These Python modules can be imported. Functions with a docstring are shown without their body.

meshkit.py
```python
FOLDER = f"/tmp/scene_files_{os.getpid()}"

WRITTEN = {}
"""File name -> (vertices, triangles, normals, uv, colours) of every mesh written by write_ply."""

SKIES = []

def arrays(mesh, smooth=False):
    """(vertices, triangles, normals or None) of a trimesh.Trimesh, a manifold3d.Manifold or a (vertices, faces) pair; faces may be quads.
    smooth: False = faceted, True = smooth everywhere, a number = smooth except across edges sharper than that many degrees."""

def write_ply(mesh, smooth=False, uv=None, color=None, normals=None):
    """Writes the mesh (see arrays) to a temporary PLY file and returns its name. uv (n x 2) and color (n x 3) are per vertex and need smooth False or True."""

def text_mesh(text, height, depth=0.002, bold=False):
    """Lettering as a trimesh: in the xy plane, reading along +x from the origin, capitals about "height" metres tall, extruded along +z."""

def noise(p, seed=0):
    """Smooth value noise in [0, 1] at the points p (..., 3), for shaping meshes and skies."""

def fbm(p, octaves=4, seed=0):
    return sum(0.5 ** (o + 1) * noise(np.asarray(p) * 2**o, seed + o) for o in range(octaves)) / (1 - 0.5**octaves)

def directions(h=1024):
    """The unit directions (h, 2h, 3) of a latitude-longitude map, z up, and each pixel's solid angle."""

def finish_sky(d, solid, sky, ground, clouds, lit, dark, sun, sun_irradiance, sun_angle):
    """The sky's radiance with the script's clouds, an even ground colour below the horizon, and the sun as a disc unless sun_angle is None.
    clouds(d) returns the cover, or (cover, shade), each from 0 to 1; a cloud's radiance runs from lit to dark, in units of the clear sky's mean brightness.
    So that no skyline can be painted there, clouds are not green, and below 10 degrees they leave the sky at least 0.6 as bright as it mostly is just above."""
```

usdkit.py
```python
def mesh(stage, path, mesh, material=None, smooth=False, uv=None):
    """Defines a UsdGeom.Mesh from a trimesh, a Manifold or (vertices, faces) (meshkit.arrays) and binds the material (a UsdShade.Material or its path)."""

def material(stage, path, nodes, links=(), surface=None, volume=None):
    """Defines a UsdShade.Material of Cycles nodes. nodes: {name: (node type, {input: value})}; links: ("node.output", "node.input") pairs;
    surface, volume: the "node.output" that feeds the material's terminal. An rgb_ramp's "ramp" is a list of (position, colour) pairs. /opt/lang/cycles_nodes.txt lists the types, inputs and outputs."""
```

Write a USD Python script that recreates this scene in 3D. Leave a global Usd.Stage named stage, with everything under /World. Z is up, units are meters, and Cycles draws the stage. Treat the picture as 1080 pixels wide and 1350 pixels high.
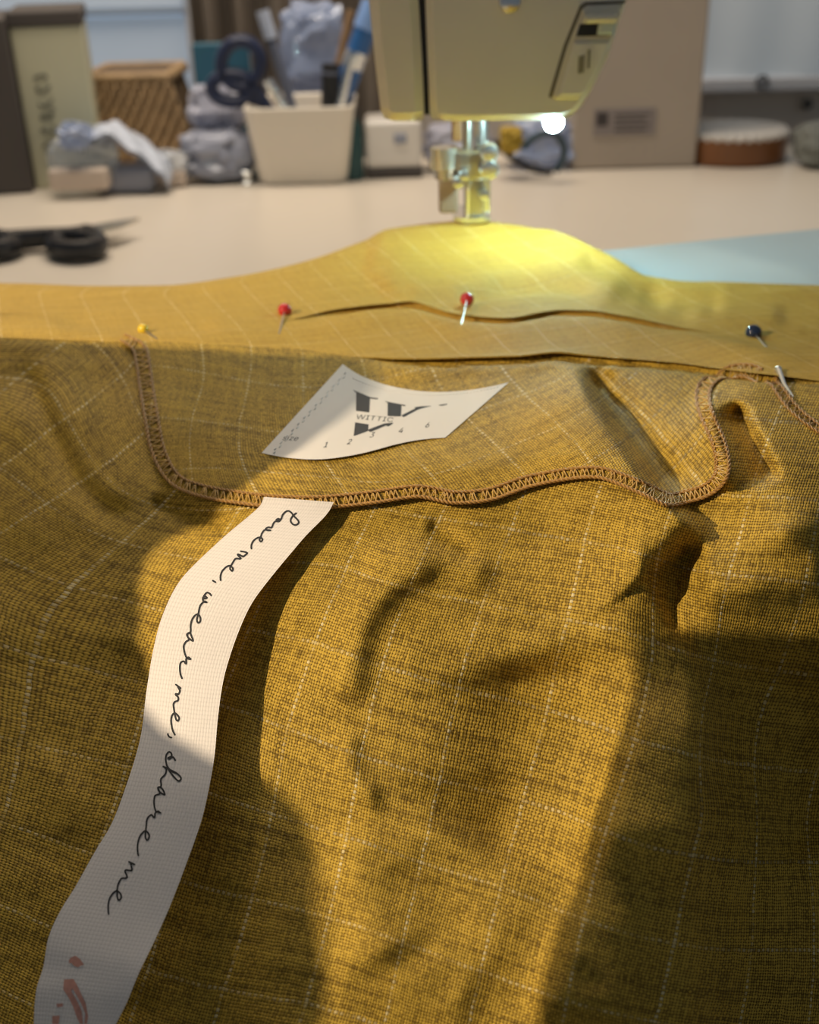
import math, random
import numpy as np
import trimesh
import shapely
from shapely.geometry import Polygon, LineString
from scipy.interpolate import RBFInterpolator, PchipInterpolator
from scipy.spatial import Delaunay
from pxr import Usd, UsdGeom, UsdLux, UsdShade, Gf, Sdf, Vt
import usdkit
from meshkit import noise, fbm, text_mesh

random.seed(7)
rng = np.random.default_rng(7)
stage = Usd.Stage.CreateInMemory()
UsdGeom.SetStageUpAxis(stage, UsdGeom.Tokens.z)
UsdGeom.SetStageMetersPerUnit(stage, 1.0)
UsdGeom.Xform.Define(stage, '/World')
UsdGeom.Scope.Define(stage, '/World/Looks')

# ------------------------------------------------------------------ camera
FPX, H = 1480.0, 0.20
TH, RHO = math.radians(27.6), math.radians(1.5)
_r0 = np.array([1.0, 0, 0]); FW = np.array([0, math.cos(TH), -math.sin(TH)]); _u0 = np.array([0, math.sin(TH), math.cos(TH)])
RT = math.cos(RHO) * _r0 - math.sin(RHO) * _u0
UP = math.sin(RHO) * _r0 + math.cos(RHO) * _u0
EYE = np.array([0, 0, H])
cam = UsdGeom.Camera.Define(stage, '/World/camera')
m = np.eye(4); m[0, :3] = RT; m[1, :3] = UP; m[2, :3] = -FW; m[3, :3] = EYE
cam.AddTransformOp().Set(Gf.Matrix4d(*m.ravel().tolist()))
cam.CreateHorizontalApertureAttr(36.0); cam.CreateVerticalApertureAttr(45.0)
FL = 36.0 * FPX / 1080
cam.CreateFocalLengthAttr(FL)
cam.CreateClippingRangeAttr(Gf.Vec2f(0.01, 50))
cam.CreateFocusDistanceAttr(0.215)
cam.CreateFStopAttr(FL / 2.1)
cam.CreateExposureAttr(0.0)

# ------------------------------------------------------------------ lights
def col(light, c, intensity):
    light.CreateColorAttr(Gf.Vec3f(*c)); light.CreateIntensityAttr(float(intensity))

dome = UsdLux.DomeLight.Define(stage, '/World/room_daylight')
col(dome, (0.80, 0.90, 1.0), 0.035)  # even ambient for unseen daylight, lifts the shaded sides

def aim(x, pos, target):
    pos = np.array(pos, float); z = pos - np.array(target, float); z /= np.linalg.norm(z)
    up = np.array([0, 0, 1.0]) if abs(z[2]) < .99 else np.array([0, 1.0, 0])
    xx = np.cross(up, z); xx /= np.linalg.norm(xx); yy = np.cross(z, xx)
    mm = np.eye(4); mm[0, :3], mm[1, :3], mm[2, :3], mm[3, :3] = xx, yy, z, pos
    x.AddTransformOp().Set(Gf.Matrix4d(*mm.ravel().tolist()))

unseen_panel = UsdLux.RectLight.Define(stage, '/World/unseen_panel_light')      # unseen panel, placed to light the table and the back wall
unseen_panel.CreateWidthAttr(0.7); unseen_panel.CreateHeightAttr(0.35); col(unseen_panel, (1.0, 0.86, 0.70), 9.0)
aim(unseen_panel, (-0.15, 0.98, 0.80), (-.1, 1.08, 0.0))

LAMP = np.array([-0.347, 0.075, 0.338])                                    # bulb of an unseen lamp on the left, placed to light the cloth
bulb = UsdLux.SphereLight.Define(stage, '/World/unseen_lamp_light')
bulb.CreateRadiusAttr(0.0011); col(bulb, (1.0, 0.80, 0.55), 166000.0)
bulb.AddTranslateOp().Set(Gf.Vec3d(*LAMP.tolist()))
LED_POWER = 560.0                                                          # radiance of the machine's lamp lens

# ------------------------------------------------------------------ geometry helpers
def ray(px, py):
    px, py = np.asarray(px, float), np.asarray(py, float)
    return FW + ((px - 540) / FPX)[..., None] * RT + ((675 - py) / FPX)[..., None] * UP

def on_z(px, py, z):
    d = ray(px, py); z = np.asarray(z, float)
    return EYE + d * ((z - H) / d[..., 2])[..., None]

def on_y(px, py, y):
    d = ray(px, py)
    return EYE + d * (np.asarray(y, float) / d[..., 1])[..., None]

def smooth_path(pts, n=None, step=None):
    pts = np.asarray(pts, float)
    s = np.r_[0, np.cumsum(np.linalg.norm(np.diff(pts, axis=0), axis=1))]
    if n is None:
        n = max(4, int(s[-1] / step) + 1)
    q = np.linspace(0, s[-1], n)
    from scipy.interpolate import Akima1DInterpolator
    if len(pts) < 3:
        return np.stack([np.interp(q, s, c) for c in pts.T], 1)
    return np.stack([Akima1DInterpolator(s, c)(q) for c in pts.T], 1)

def tube(pts, r, sides=8, caps=True):
    pts = np.asarray(pts, float); n = len(pts)
    r = np.broadcast_to(np.asarray(r, float), n)
    t = np.gradient(pts, axis=0); t /= np.maximum(np.linalg.norm(t, axis=1, keepdims=True), 1e-12)
    a = np.array([0, 0, 1.0]) if abs(t[0][2]) < .9 else np.array([1.0, 0, 0])
    N = np.zeros_like(pts); a = a - t[0] * (a @ t[0]); N[0] = a / np.linalg.norm(a)
    for i in range(1, n):
        v = N[i - 1] - t[i] * (N[i - 1] @ t[i]); N[i] = v / max(np.linalg.norm(v), 1e-9)
    B = np.cross(t, N)
    ang = np.linspace(0, 2 * np.pi, sides, endpoint=False)
    V = (pts[:, None] + r[:, None, None] * (np.cos(ang)[None, :, None] * N[:, None] + np.sin(ang)[None, :, None] * B[:, None])).reshape(-1, 3)
    i, j = np.meshgrid(np.arange(n - 1), np.arange(sides), indexing='ij'); k = (j + 1) % sides
    q = np.stack([i * sides + j, i * sides + k, (i + 1) * sides + k, (i + 1) * sides + j], -1).reshape(-1, 4)
    f = np.vstack([q[:, [0, 1, 2]], q[:, [0, 2, 3]]])
    if caps:
        V = np.vstack([V, pts[0], pts[-1]]); c0, c1 = len(V) - 2, len(V) - 1
        jj = np.arange(sides); kk = (jj + 1) % sides; o = (n - 1) * sides
        f = np.vstack([f, np.stack([np.full(sides, c0), kk, jj], 1), np.stack([np.full(sides, c1), o + jj, o + kk], 1)])
    return trimesh.Trimesh(V, f, process=False)

def rbox(sx, sy, sz, r=0.002, seg=3):
    """A box standing on z = 0 with rounded edges."""
    p = np.array([-1, 1.0])
    c = np.array([[x, y, z] for x in p for y in p for z in p]) * (np.array([sx, sy, sz]) / 2 - r)
    s = trimesh.creation.icosphere(1, r)
    if seg < 2: s = trimesh.creation.box((1.2 * r,) * 3)
    v = (c[:, None] + s.vertices[None]).reshape(-1, 3)
    b = trimesh.convex.convex_hull(v); b.apply_translation((0, 0, sz / 2)); return b

def cyl(r, h, sides=32, r2=None, bevel=0.0):
    r2 = r if r2 is None else r2; b = bevel
    prof = [(0, 0), (r - b, 0), (r, b), (r2, h - b), (r2 - b, h), (0, h)]
    return lathe(prof, sides)

def lathe(prof, sides=40):
    return trimesh.creation.revolve(np.asarray(prof, float), sections=sides)

def cat(ms): return trimesh.util.concatenate(ms)

def place(mesh, loc=(0, 0, 0), rz=0.0, rx=0.0, ry=0.0):
    mesh = mesh.copy(); T = trimesh.transformations
    mesh.apply_transform(T.translation_matrix(loc) @ T.rotation_matrix(rz, [0, 0, 1]) @ T.rotation_matrix(ry, [0, 1, 0]) @ T.rotation_matrix(rx, [1, 0, 0]))
    return mesh

def grid_mesh(P):
    n, k = P.shape[:2]
    i, j = np.meshgrid(np.arange(n - 1), np.arange(k - 1), indexing='ij')
    a = i * k + j
    q = np.stack([a, a + k, a + k + 1, a + 1], -1).reshape(-1, 4)
    return trimesh.Trimesh(P.reshape(-1, 3), np.vstack([q[:, [0, 1, 2]], q[:, [0, 2, 3]]]), process=False)

used = {}
def path_of(name, parent=None):
    base = parent.GetPath().pathString if parent is not None else '/World'
    k = used.get((base, name), 0); used[(base, name)] = k + 1
    return f'{base}/{name}' + (f'_{k:03d}' if k else '')

def tag(prim, label=None, category=None, group=None, kind=None):
    for k, v in dict(label=label, category=category, group=group, kind=kind).items():
        if v: prim.SetCustomDataByKey(k, v)
    return prim

def thing(name, label, category, loc=(0, 0, 0), rz=0.0, group=None):
    x = UsdGeom.Xform.Define(stage, path_of(name)); x.AddTranslateOp().Set(Gf.Vec3d(*map(float, loc)))
    x.AddRotateZOp().Set(math.degrees(rz))
    p = x.GetPrim(); p._loc = None
    return tag(p, label, category, group)

def obj(name, mesh, mat, parent=None, smooth=35, uv=None, world=None, **tags):
    """One mesh. world = (loc, rz) of the parent thing when the mesh is given in world space."""
    if world is not None:
        loc, rz = world; mesh = mesh.copy()
        T = trimesh.transformations
        mesh.apply_transform(np.linalg.inv(T.translation_matrix(loc) @ T.rotation_matrix(rz, [0, 0, 1])))
    g = usdkit.mesh(stage, path_of(name, parent), mesh, mat, smooth=smooth, uv=uv)
    g.CreateDoubleSidedAttr(True)
    return tag(g.GetPrim(), **tags)

# ------------------------------------------------------------------ materials
class Val:
    def __init__(s, g, out): s.g, s.out = g, out
    def _b(s, o, op, rev=False): return s.g.math(op, o, s) if rev else s.g.math(op, s, o)
    def __add__(s, o): return s._b(o, 'add')
    __radd__ = __add__
    def __mul__(s, o): return s._b(o, 'multiply')
    __rmul__ = __mul__
    def __sub__(s, o): return s._b(o, 'subtract')
    def __rsub__(s, o): return s._b(o, 'subtract', True)
    def __truediv__(s, o): return s._b(o, 'divide')

class Graph:
    def __init__(s): s.nodes, s.links, s.k = {}, [], 0
    def node(s, kind, out, **inp):
        s.k += 1; nm = f'n{s.k}'; const = {}
        for a, v in inp.items():
            if isinstance(v, Val): s.links.append((v.out, f'{nm}.{a}'))
            else: const[a] = v
        s.nodes[nm] = (kind, const); return Val(s, f'{nm}.{out}')
    def math(s, op, a, b=0.0, c=None):
        d = dict(math_type=op, value1=a, value2=b)
        if c is not None: d['value3'] = c
        return s.node('math', 'value', **d)
    def mix(s, fac, a, b, kind='mix'): return s.node('mix', 'color', mix_type=kind, fac=fac, color1=a, color2=b)
    def noise(s, vec, scale, detail=2.0, rough=0.5): return s.node('noise_texture', 'fac', vector=vec, scale=scale, detail=detail, roughness=rough)
    def xyz(s, x, y, z=0.0): return s.node('combine_xyz', 'vector', x=x, y=y, z=z)
    def build(s, name, surf): return usdkit.material(stage, f'/World/Looks/{name}', s.nodes, s.links, surface=surf.out)

def simple(name, color, rough=0.5, metal=0.0, vary=0.0, vscale=30.0, bump=0.0, bscale=200.0, spec=0.5, coat=0.0, transmission=0.0, emission=None, estr=0.0, ior=1.5, sheen=0.0):
    g = Graph(); inp = dict(roughness=rough, metallic=metal, specular_ior_level=spec, coat_weight=coat, transmission_weight=transmission, ior=ior, sheen_weight=sheen)
    pos = g.node('texture_coordinate', 'object')
    if vary:
        f = g.noise(pos, vscale, 4.0)
        lo = tuple(c * (1 - vary) for c in color); hi = tuple(min(1, c * (1 + vary)) for c in color)
        inp['base_color'] = g.mix(f, lo, hi)
    else: inp['base_color'] = tuple(color)
    if bump:
        inp['normal'] = g.node('bump', 'normal', height=g.noise(pos, bscale, 3.0), strength=0.6, distance=bump)
    if emission: inp['emission_color'] = tuple(emission); inp['emission_strength'] = estr
    return g.build(name, g.node('principled_bsdf', 'BSDF', **inp))

PI = math.pi
def linen(name, thread=27.0, bright=(0.63, 0.41, 0.055), dark=(0.16, 0.095, 0.010), line=(0.86, 0.74, 0.42), relief=1.0):
    """Plain-weave linen: st counts windowpane cells, thread yarns per cell; slubs, over-and-under yarns and pale check lines."""
    g = Graph()
    uv = g.node('uvmap', 'UV', attribute='st')
    sp = g.node('separate_xyz', 'x', vector=uv); u0 = sp; v0 = Val(g, sp.out.split('.')[0] + '.y')
    wob = g.noise(uv, 2.2, 3.0) - 0.5; wob2 = g.noise(g.xyz(v0, u0, 3.1), 2.5, 3.0) - 0.5
    fine = g.noise(uv, 9.0, 2.0) - 0.5
    u = u0 * thread + wob * 1.6 + fine * 0.5; v = v0 * thread + wob2 * 1.5 + fine * 0.6
    cu = g.math('cosine', (u - 0.5) * PI); cv = g.math('cosine', (v - 0.5) * PI)
    pu = g.math('absolute', cu); pv = g.math('absolute', cv)        # yarn profiles, 0 between the yarns
    S = cu * cv                                                     # +: warp on top, -: weft on top
    top = S * 0.5 + 0.5
    h = g.node('mix_float', 'result', fac=top, a=pv, b=pu)
    iu = g.math('floor', u); iv = g.math('floor', v)
    # slubby yarns: tone and thickness vary from yarn to yarn and slowly along each
    nweft = g.noise(g.xyz(u0 * 0.9, iv * 0.73, 1.7), 1.0, 3.0, 0.6) * 1.25 - 0.125 + (g.noise(g.xyz(u0 * 0.38, v0 * 13.0, 8.3), 1.0, 2.0, 0.6) - 0.5) * 1.5 + (g.noise(uv, 14.0, 2.0) - 0.5) * 0.5
    nwarp = g.noise(g.xyz(iu * 0.77, v0 * 0.9, 5.2), 1.0, 3.0, 0.6)
    tone = g.node('mix_float', 'result', fac=top, a=nweft, b=nwarp)
    hole = g.math('multiply', g.math('subtract', 1.0, pu), g.math('subtract', 1.0, pv))
    open_ = g.node('map_range', 'result', value=nweft + g.noise(uv, 3.0, 3.0) * 0.8, from_min=0.75, from_max=1.15, to_min=0.25, to_max=1.0, clamp=True)
    fac = g.node('map_range', 'result', value=h * 0.58 + (tone - 0.5) * 1.15 + 0.13 + (0.5 - top) * 0.20 + (g.node('white_noise_texture', 'value', vector=g.xyz(iu, iv, 0.5), dimensions='3D') - 0.5) * 0.30 - hole * open_ * 0.75, from_min=0.10, from_max=0.74, to_min=0.0, to_max=1.0, clamp=True)
    base = g.mix(fac, dark, bright)  # gaps between yarns shaded dark in the colour, besides the bump
    # windowpane lines, one or two pale yarns per cell
    def cell(w, i, o):
        d = g.math('absolute', g.math('subtract', g.math('fraction', (i + 0.5) / thread + 100.0), 0.5))
        return g.math('less_than', d, w / thread)
    lu = cell(0.75, iu, 0) * g.math('greater_than', S, -0.1)
    lv = cell(0.55, iv, 0) * g.math('less_than', S, 0.15)
    brk = g.node('map_range', 'result', value=g.noise(uv, 5.0, 2.0), from_min=0.36, from_max=0.62, to_min=0.15, to_max=1.0, clamp=True)
    lines = g.math('maximum', lu * 0.8, lv * 0.5) * brk * g.math('minimum', h + 0.25, 1.0)
    base = g.mix(lines, base, line)
    hh = h * 0.8 + tone * 0.5 - hole * 0.5
    nrm = g.node('bump', 'normal', height=hh, strength=0.85, distance=0.00016 * relief)
    b = g.node('principled_bsdf', 'BSDF', base_color=base, roughness=0.62, specular_ior_level=0.2, sheen_weight=0.04, sheen_roughness=0.4, normal=nrm)
    return g.build(name, b)

def tape_mat(name, color, nu, nv, rib=0.7):
    g = Graph(); uv = g.node('uvmap', 'UV', attribute='st')
    sp = g.node('separate_xyz', 'x', vector=uv); u0 = sp; v0 = Val(g, sp.out.split('.')[0] + '.y')
    w = g.noise(uv, 6.0, 2.0) - 0.5
    cu = g.math('cosine', (u0 * nu + w * 0.4) * PI); cv = g.math('cosine', (v0 * nv + w * 0.5) * PI)
    pu = g.math('absolute', cu); pv = g.math('absolute', cv)
    h = g.node('mix_float', 'result', fac=(cu * cv) * 0.5 + 0.5, a=pv * rib + 0.3, b=pu)
    base = g.mix(g.math('minimum', h + 0.15, 1.0), tuple(c * 0.72 for c in color), color)  # dips of the weave shaded darker in the colour
    nrm = g.node('bump', 'normal', height=h, strength=0.5, distance=0.00010)
    return g.build(name, g.node('principled_bsdf', 'BSDF', base_color=base, roughness=0.6, specular_ior_level=0.3, sheen_weight=0.1, normal=nrm))

M = {}
M['linen'] = linen('mustard_linen')
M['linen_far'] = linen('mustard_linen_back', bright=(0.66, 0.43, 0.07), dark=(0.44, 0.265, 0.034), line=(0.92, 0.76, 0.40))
M['thread'] = simple('ochre_thread', (0.40, 0.205, 0.035), 0.55, vary=0.35, vscale=900, sheen=0.2)
M['tape'] = tape_mat('white_tape', (0.84, 0.79, 0.745), 26.0, 150.0)
M['satin'] = tape_mat('label_satin', (0.86, 0.82, 0.76), 90.0, 60.0)
M['ink'] = simple('black_ink', (0.012, 0.012, 0.014), 0.6)
M['ink_grey'] = simple('grey_ink', (0.09, 0.09, 0.085), 0.6)
M['ink_red'] = simple('faded_red_ink', (0.60, 0.30, 0.235), 0.7, vary=0.3, vscale=1500)
M['stitch_white'] = simple('pale_stitches', (0.78, 0.78, 0.76), 0.6)

# ------------------------------------------------------------------ the cloth: a surface given by its height along view lines over a px/py map
PXK = np.array([-450, 0, 200, 430, 560, 680, 800, 900, 1000, 1100, 1550.0])
PYK = np.array([294, 340, 385, 440, 475, 500, 550, 600, 650, 700, 760, 830, 900, 1000, 1200, 1350, 1450.0])
_left = [.095, .095, .094, .1035, .1003, .0975, .0935, .0885, .084, .0795, .0742, .0685, .063, .0555, .0425, .033, .027]
_ctr = [.101, .098, .097, .098, .0975, .097, .0965, .0955, .0930, .0885, .0838, .0785, .0735, .0675, .0545, .0455, .0395]
_r9 = [.098, .096, .095, .0965, .0978, .098, .0975, .0965, .0945, .0905, .0860, .0790, .0725, .0650, .0510, .0410, .035]
_r10 = [.097, .095, .0945, .0965, .0985, .0995, .1000, .0985, .0955, .0920, .0875, .0800, .0620, .0470, .0290, .0180, .012]
ZT = np.array([_left, _left, (np.array(_left) * .65 + np.array(_ctr) * .35), _ctr, _ctr, _ctr, _ctr, _r9, _r10, _r10, _r10])
_row = [PchipInterpolator(PYK, z) for z in ZT]
def base_z(px, py):
    cols = np.stack([r(np.clip(py, 294, 1450)) for r in _row], 0)          # (11, ...)
    shp = np.shape(px); flat = cols.reshape(len(PXK), -1); x = np.ravel(np.clip(px, PXK[0], PXK[-1]))
    i = np.clip(np.searchsorted(PXK, x) - 1, 0, len(PXK) - 2); t = (x - PXK[i]) / (PXK[i + 1] - PXK[i]); t = t * t * (3 - 2 * t)
    k = np.arange(len(x))
    return (flat[i, k] * (1 - t) + flat[i + 1, k] * t).reshape(shp)

# folds: (points, height in mm towards the viewer, half width on each side in px; left/right seen along the line's direction)
FOLDS = [
    # right: the yoke's hump with its steep right flank, the valley beside it, humps and shelf
    ([(742, 474), (775, 530), (815, 588), (850, 636), (876, 668), (914, 706), (930, 730)], 14.0, 60, 11),
    ([(770, 478), (794, 520), (828, 575), (864, 630), (890, 668)], -12.0, 8, 26),
    ([(832, 676), (847, 767), (879, 837), (914, 890), (926, 965), (908, 1080), (885, 1190)], 6.5, 70, 13),
    ([(930, 712), (900, 746), (885, 785), (883, 815), (902, 850)], -5.0, 26, 10),
    ([(945, 495), (990, 570), (1030, 640), (1060, 740)], 11.0, 50, 50),
    ([(936, 508), (942, 560), (958, 612), (935, 650)], 6.0, 12, 13),
    ([(966, 525), (986, 570), (1004, 605), (1022, 640)], -13.0, 20, 7),
    ([(905, 775), (965, 768), (1040, 758), (1110, 748)], 8.0, 28, 45),
    ([(800, 476), (812, 500), (800, 520)], 4.0, 12, 14),
    ([(948, 905), (952, 980), (945, 1080), (930, 1200), (915, 1330)], -4.0, 24, 20),
    ([(1010, 880), (1000, 1000), (1008, 1100), (1000, 1300)], 1.8, 26, 26),
    ([(1060, 870), (1045, 1000), (1050, 1150)], -4.0, 22, 26),
    # the long ridge whose left face catches the lamp
    ([(890, 880), (845, 1010), (800, 1150), (752, 1290), (725, 1400)], 6.5, 26, 90),
    # middle: broad valley and the crest beside the tape
    ([(700, 850), (712, 960), (690, 1060), (640, 1150)], -8.0, 70, 85),
    ([(590, 738), (530, 764), (486, 806), (466, 870), (466, 935)], 3.6, 24, 15),
    ([(462, 955), (460, 1000), (474, 1036), (510, 1040)], 2.4, 18, 12),
    ([(470, 1080), (480, 1180), (520, 1280)], 2.6, 26, 40),
    ([(345, 780), (365, 880), (400, 980), (415, 1080), (400, 1200)], -3.0, 40, 50),
    ([(470, 745), (540, 735), (600, 742), (660, 760)], 2.4, 16, 12),
    ([(560, 690), (600, 715), (622, 742)], -1.8, 12, 10),
    ([(600, 1230), (690, 1180), (760, 1120), (830, 1050)], 1.6, 30, 36),
    ([(430, 1260), (520, 1290), (640, 1330)], 1.4, 36, 30),
    # left: creases beside the seam
    ([(22, 465), (54, 531), (87, 606), (137, 665), (195, 676)], -3.2, 15, 9),
    ([(60, 465), (95, 540), (140, 620), (185, 655)], 1.2, 26, 22),
    ([(196, 655), (240, 676), (310, 690)], -3.0, 9, 8),
    ([(0, 700), (100, 690), (190, 690)], 1.0, 20, 26),
    ([(0, 860), (120, 900), (200, 930)], -1.4, 50, 60),
    ([(60, 1010), (140, 930), (200, 860)], -1.6, 60, 40),
    # yoke between the ridge and the label
    ([(240, 520), (300, 545), (370, 560)], -1.2, 22, 30),
    ([(480, 500), (560, 520), (640, 505)], -1.6, 12, 12),
    ([(690, 545), (740, 580), (800, 600)], 1.0, 40, 40),
    ([(470, 600), (540, 620), (610, 612), (690, 598)], 1.0, 16, 22),
]
# folds of the collar band and the mound behind, in mm straight up
G1 = [([(370, 426), (450, 411), (540, 405), (600, 419), (665, 425), (740, 414), (815, 421), (900, 437), (940, 442)], -1.6, 5, 3)]
G2 = [([(470, 470), (540, 477), (600, 477), (680, 476), (740, 470), (810, 474), (880, 479), (970, 491), (1040, 499), (1100, 506)], -1.6, 5, 3)]
FOLDS_UP = [
    ([(370, 436), (450, 424), (540, 418), (600, 432), (665, 438), (740, 428), (815, 433), (900, 450), (980, 465), (1090, 472)], 2.0, 11, 8),
    ([(500, 484), (560, 490), (620, 484), (700, 480), (770, 472)], 0.9, 7, 8),
    ([(600, 397), (690, 377), (790, 388)], -2.6, 7, 8),
    ([(530, 388), (600, 380), (660, 372)], 1.2, 10, 8),
    ([(480, 330), (520, 352), (500, 392)], 1.8, 24, 24),
    ([(700, 322), (770, 350), (830, 392)], 2.0, 26, 20),
    ([(760, 340), (830, 372), (890, 398)], -1.6, 12, 10),
    ([(840, 372), (900, 392), (960, 400)], -1.6, 12, 10),
    ([(900, 410), (960, 420), (1040, 418)], 1.2, 10, 12),
    ([(60, 418), (160, 428), (300, 430)], -1.0, 8, 8),
]
def fold_field(px, py, folds):
    px, py = np.asarray(px, float), np.asarray(py, float); out = np.zeros(px.shape)
    for pts, h, wl, wr in folds:
        q = smooth_path(pts, step=8.0); P = np.asarray(q)
        m = (px > P[:, 0].min() - 4 * max(wl, wr)) & (px < P[:, 0].max() + 4 * max(wl, wr)) & (py > P[:, 1].min() - 4 * max(wl, wr)) & (py < P[:, 1].max() + 4 * max(wl, wr))
        if not m.any(): continue
        X = np.stack([px[m], py[m]], 1)
        best = np.full(len(X), 1e9); side = np.zeros(len(X)); along = np.zeros(len(X)); n = len(P) - 1
        for k in range(n):
            a, b = P[k], P[k + 1]; d = b - a; L = d @ d
            t = np.clip(((X - a) @ d) / L, 0, 1); c = a + t[:, None] * d; e = X - c; r = np.hypot(e[:, 0], e[:, 1])
            u = r < best; best[u] = r[u]; side[u] = (d[0] * e[u, 1] - d[1] * e[u, 0]) / math.sqrt(L); along[u] = (k + t[u]) / n
        w = (wl + wr) / 2 + (wl - wr) / 2 * np.clip(side / np.maximum(best, 1e-6), -1, 1)          # image y points down: positive = to the left of a line drawn downwards
        taper = np.clip(along / .18, 0, 1) * np.clip((1 - along) / .18, 0, 1); taper = taper * taper * (3 - 2 * taper) * .97 + .03
        out[m] += h * taper * np.exp(-0.5 * (best / w) ** 2)
    return out

def cloth(px, py, off=0.0, creases=3):
    """World points of the cloth seen at px, py, moved off mm towards the viewer."""
    px, py = np.broadcast_arrays(np.asarray(px, float), np.asarray(py, float))
    z = base_z(px, py)
    up = fold_field(px, py, FOLDS_UP + (G1 if creases & 1 else []) + (G2 if creases & 2 else [])) * 0.001
    P = on_z(px, py, z)
    rel = EYE - P; d = np.linalg.norm(rel, axis=-1, keepdims=True); tow = rel / d
    amp = fold_field(px, py, FOLDS)
    lo = (fbm(np.stack([px / 90, py / 70, 0 * px], -1), 3, 4) - .5) * 2.2 * np.clip((py - 480) / 200, 0.15, 1)
    sin = np.clip(-ray(px, py)[..., 2], .2, 1)
    P = P + tow * ((amp + lo + off) * 0.001)[..., None]
    # rise straight up near the top of the picture, where the cloth is seen at a grazing angle
    P = P + np.array([0, 0, 1.0]) * up[..., None]
    return P

EDGE = np.array([(-450, 372), (-150, 384), (0, 386), (100, 389), (200, 388), (300, 375), (400, 352), (470, 327), (520, 308), (570, 299), (620, 295), (680, 301), (740, 316), (800, 340), (860, 368), (920, 381), (1000, 385), (1080, 388), (1250, 392), (1550, 380)], float)
_edge = PchipInterpolator(EDGE[:, 0], EDGE[:, 1])
# crease where the body meets the band behind it (ridge on the left, collar seam in the middle)
CRE = np.array([(-450, 440), (0, 443), (100, 446), (200, 449), (300, 454), (400, 460), (455, 468), (540, 475), (600, 475), (680, 474), (740, 468), (810, 472), (880, 477), (970, 489), (1040, 497), (1100, 504), (1550, 540)], float)
_cre = PchipInterpolator(CRE[:, 0], CRE[:, 1])

# plaid coordinates of the body, traced where check lines cross
def lerp_line(pts, n=5): return smooth_path(pts, n=n)
WARP = {0: [(536, 677), (478, 809), (440, 928), (402, 1112), (337, 1343)], 1: [(615, 719), (585, 792), (563, 855), (532, 983), (504, 1135), (462, 1320)],
        2: [(738, 655), (704, 762), (676, 855), (649, 983), (619, 1103), (587, 1228), (561, 1343)], 3: [(834, 668), (815, 770), (794, 894), (768, 996), (730, 1135), (689, 1320)],
        4: [(941, 668), (910, 754), (904, 888), (884, 990), (856, 1105), (816, 1274)], 5: [(1030, 668), (1016, 749), (984, 857), (960, 937), (969, 1083), (940, 1283)],
        6: [(1078, 910), (1031, 1017), (1027, 1088), (1031, 1283)], -3: [(160, 850), (105, 1000), (50, 1164)], -4: [(190, 627), (100, 690), (0, 755)], -5: [(165, 540), (70, 612), (0, 660)],
        -1: [(332, 950), (314, 1043), (230, 1343)], -6: [(130, 470), (60, 520), (0, 570)]}
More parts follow.
